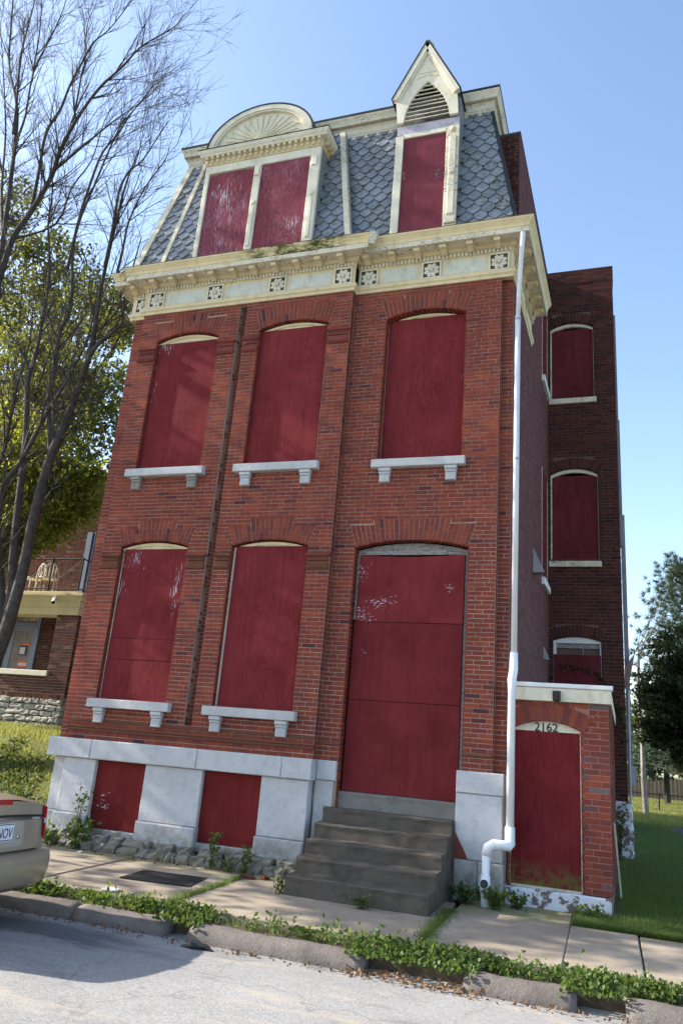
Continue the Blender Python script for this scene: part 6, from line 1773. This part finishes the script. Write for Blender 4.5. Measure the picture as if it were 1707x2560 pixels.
tag(blades('bank_grass', scatter(40000, bank_pt), 0.10, 0.007, GRASS_DRY, nrs), 'dry yellowish grass on top of the bank in front of the porch', 'grass')
def cover_pt():
    x = rnd.uniform(-13.5, -8.12); y = rnd.uniform(10.35, 11.75 + .45 * math.sin(x * 2.3) + .3 * math.sin(x * 5.9 + 1))
    if rnd.random() < 0.35 * math.sin(x * 3.1) * math.sin(y * 4.3) + .2: return None
    return (x, y, bank_z(x, y) + rnd.uniform(-.02, .08))
V, F = leaves_np(scatter(6500, cover_pt), 0.06, nrs, -0.3, 0.75)
tag(np_mesh('ground_cover', V, F, LEAF_C, kind='stuff'), 'leafy ground cover on the slope left of the stone base', 'ground cover')
# weeds in the strip between kerb and sidewalk
def strip_pt():
    x = rnd.uniform(-6.6, 2.6)
    dens = 0.55 + 0.45 * math.sin(x * 1.9 + 1) * math.sin(x * 0.7 + .4)
    if -2.25 < x < -1.05 or -4.2 < x < -3.7 or -0.4 < x < .15: dens = 1.0; y = rnd.uniform(7.22, 7.90)
    else: y = rnd.gauss(7.64, 0.10)
    if rnd.random() > dens * 1.3 - .28 + .45 * math.sin(x * 7.3) * math.sin(x * 3.1 + y * 5) or y > 7.93 or y < 7.2: return None
    hmax = 0.03 + 0.09 * dens * max(0, 1 - abs(y - 7.62) / .35)
    return (x, y, 0.04 + rnd.random() * hmax + 0.03)
P = scatter(6000, strip_pt)
V, F = leaves_np(P, 0.042, nrs, -0.5, 0.8)
tag(np_mesh('kerb_weeds', V, F, LEAF_W, kind='stuff'), 'low green clover-like weeds between the kerb and the sidewalk', 'weeds')
def strip_blade():
    x = rnd.uniform(-6.6, 2.6); y = rnd.gauss(7.66, .13)
    return (x, y, .04) if 7.42 < y < 7.95 else None
tag(blades('kerb_grass', scatter(2600, strip_blade), 0.10, 0.003, GRASS, nrs), 'thin grass blades growing through the kerbside weeds', 'grass')
# taller mixed growth standing out of the strip
def tall_pt():
    x = rnd.choice([-5.9, -4.9, -4.55, -4.0, -3.1, -2.5, -1.9, -1.55, -1.3, -0.7, -0.15, 0.3, 1.1]) + rnd.gauss(0, .10)
    y = rnd.gauss(7.62, .09)
    return (x, y, .07 + abs(rnd.gauss(0, .07)))
V, F = leaves_np(scatter(1100, tall_pt), 0.055, nrs, -0.6, 0.5)
tag(np_mesh('tall_weeds', V, F, GRASS, kind='stuff'), 'taller pale weed tufts standing out of the kerbside strip', 'weeds')
# grass tufts in slab joints
def joint_pt():
    k = rnd.random()
    if k < .5: t = rnd.random(); return (-4.435 + rnd.gauss(0, .035), 7.9 + t * 1.75, .105 + .018 * t)
    t = rnd.random(); return (-1.73 + rnd.gauss(0, .05), 8.1 + t * 1.5, .105 + .02 * t)
tag(blades('joint_grass', scatter(2600, joint_pt), 0.055, 0.003, GRASS, nrs), 'grass growing in the joints between the sidewalk slabs', 'grass')
def weed(x, y, z, h, r, n, size, label, mat=LEAF_W, stems=5, name='weed_plant'):
    t = thing(name, (x, y, z), label, 'plant', 'weeds at the foot of the house')
    q = MB(); C = []
    for i in range(stems):
        a = rnd.uniform(0, 6.28); tip = Vector((x + math.cos(a) * r * rnd.uniform(.3, 1), y + math.sin(a) * r * rnd.uniform(.3, 1), z + h * rnd.uniform(.6, 1)))
        p0 = Vector((x + rnd.gauss(0, r * .15), y + rnd.gauss(0, r * .15), z)); mid = p0.lerp(tip, .5) + Vector((0, 0, h * .15))
        q.tube([p0, mid, tip], [.006, .004, .002], 4, caps=False)
        for k in range(n // stems):
            s_ = rnd.random(); p = p0.lerp(mid, s_ * 2) if s_ < .5 else mid.lerp(tip, s_ * 2 - 1)
            C.append((p.x + rnd.gauss(0, .03), p.y + rnd.gauss(0, .03), p.z + rnd.gauss(0, .02)))
    q.build('stems', TWIG, t)
    V, F = leaves_np(np.array(C), size, nrs, -0.1, 0.7); np_mesh('leaves', V, F, mat, t)
weed(-7.20, 10.02, .14, .42, .30, 120, .10, 'bushy broad-leaved weed below the left basement window', stems=9)
weed(-7.62, 9.98, .14, .26, .30, 120, .06, 'low spreading weed at the left corner of the stone base', stems=9)
weed(-7.33, 10.13, .30, .75, .08, 60, .06, 'climbing weed against the left pier of the base', stems=4)
weed(-5.02, 9.98, .14, .52, .07, 60, .065, 'upright leafy weed in front of the right basement window', stems=2)
weed(-4.52, 9.97, .14, .36, .10, 60, .06, 'leafy weed between the basement window and the steps', stems=3)
weed(-4.75, 9.92, .14, .16, .16, 50, .05, 'small clump of weeds on the rubble left of the steps', stems=5)
weed(-3.66, 9.15, .12, .14, .12, 60, .05, 'small weed at the left foot of the steps', stems=6)
weed(-2.62, 8.98, .12, .13, .12, 70, .05, 'small weed growing in front of the lowest step', stems=6)
weed(-1.66, 10.10, .14, .22, .22, 170, .06, 'dense dark green weed between the steps and the white pipe', stems=9)
weed(-1.30, 10.02, .14, .26, .16, 90, .075, 'weed wrapped round the foot of the white downspout', stems=6)
weed(-1.05, 10.24, .14, .20, .18, 90, .06, 'weed in front of the gateway threshold', stems=7)
weed(-0.20, 10.22, .14, .16, .20, 90, .06, 'clump of weeds at the gateway right corner', stems=8)
weed(0.20, 15.2, .35, 1.0, .16, 110, .07, 'ivy-like weed on the whitewashed foundation of the wing', stems=7)
# vine over the wing window
vine = thing('climbing_vine', (-0.5, 15.3, 2.85), 'green vine creeping over the half-boarded window above the gateway', 'plant')
C = []; q = MB()
for pts in ([(0.10, 2.85), (0.02, 3.2), (-0.10, 3.55), (-0.35, 3.62), (-0.75, 3.65)], [(0.05, 2.9), (-0.05, 3.25), (-0.4, 3.3), (-0.72, 3.33)], [(-0.98, 2.85), (-0.95, 3.1), (-0.6, 3.12), (-0.35, 3.0), (-0.3, 2.86)], [(0.12, 2.85), (0.25, 2.95), (0.30, 2.7), (0.30, 2.3)], [(-1.0, 2.85), (-1.0, 3.2), (-0.99, 3.5)], [(-0.05, 2.86), (0.0, 3.3), (0.12, 3.2), (0.27, 2.8)]):
    p3 = [Vector((x, 15.385, z)) for x, z in pts]
    q.tube(p3, .006, 4, caps=False)
    for a, b in zip(p3, p3[1:]):
        for _ in range(int((b - a).length * 90)):
            p = a.lerp(b, rnd.random()); C.append((p.x + rnd.gauss(0, .03), 15.375 - rnd.random() * .03, p.z + rnd.gauss(0, .03)))
q.build('stem', TWIG, vine)
V, F = leaves_np(np.array(C), .05, nrs, .3, .8); np_mesh('leaves', V, F, LEAF_V, vine)
# loose things
q = MB(); q.box(-0.44, 0.44, -0.33, 0.33, 0, 0.012)
for i in range(26):
    for j in range(20): q.box(-0.40 + i * .031 + (.015 if j % 2 else 0), -0.385 + i * .031 + (.015 if j % 2 else 0), -.30 + j * .030, -.282 + j * .030, .012, .016)
o = q.build('utility_cover', IRON, at=None); o.location = (-5.14, 9.02, .118); o.rotation_euler = (0, 0, .12); WO[o] = o.location.copy()
tag(o, 'dark iron utility cover set in the sidewalk', 'cover')
q = MB(); q.lathe((-5.23, 8.02, .104), [(.10, 0), (.10, .012), (.085, .016), (.02, .017)], 20); tag(q.build('round_lid', stone_mat('pale_lid', (.5, .5, .48))), 'small round pale lid in the sidewalk near the kerb', 'cover')
q = MB(); q.tube([(-3.75, 7.03, -.05), (-3.62, 7.01, -.03), (-3.5, 7.04, -.025), (-3.42, 7.03, -.05)], [.012, .03, .026, .012], 8); tag(q.build('rubber_scrap', BLACK), 'black rubber scrap lying in the gutter', 'debris')
for x, y, rz, s_, lb in ((-4.35, 9.68, .3, .10, 'broken brick piece on the sidewalk left of the steps'), (-4.15, 9.80, 1.1, .05, 'small broken brick chip beside the rubble')):
    q = MB(); q.add([(-s_, -.04, 0), (-s_, .04, 0), (s_, .035, 0), (s_, -.03, 0), (-s_ * .9, -.035, .05), (-s_ * .92, .03, .045), (s_ * .85, .03, .035), (s_ * .9, -.025, .03)], BOXF)
    o = q.build('brick_piece', BRICK_GATE); o.location = (x, y, .135); o.rotation_euler = (0, 0, rz); tag(o, lb, 'debris')
q = MB(); q.add([(-7.02, 9.75, .135), (-6.93, 9.73, .14), (-6.91, 9.78, .16), (-7.0, 9.80, .15)], [(0, 1, 2, 3)]); tag(q.build('paper_scrap', PAPER), 'scrap of white paper beside the bushy weed', 'litter')
q = MB(); q.box(-0.012, 0.012, -0.02, 0.02, 0, 0.95); o = q.build('leaning_plank', CREAM_OLD); o.location = (0.145, 11.6, .2); o.rotation_euler = (0, -0.07, 0); tag(o, 'thin pale plank leaning against the gateway side wall', 'plank')
def litter_pt():
    if rnd.random() < .5: return (rnd.uniform(-6.5, 2.0), rnd.gauss(7.12, .05), -.045 + rnd.random() * .02)
    if rnd.random() < .5: return (rnd.uniform(-7.8, -3.8), rnd.gauss(9.90, .08), .135 + rnd.random() * .02)
    return (rnd.uniform(-2.2, -1.0), rnd.uniform(7.05, 7.3), -.04 + rnd.random() * .03)
V, F = leaves_np(scatter(900, litter_pt), .035, nrs, 0, .7); tag(np_mesh('leaf_litter', V, F, LITTER, kind='stuff'), 'dry brown leaf litter in the gutter and along the house foot', 'leaf litter')
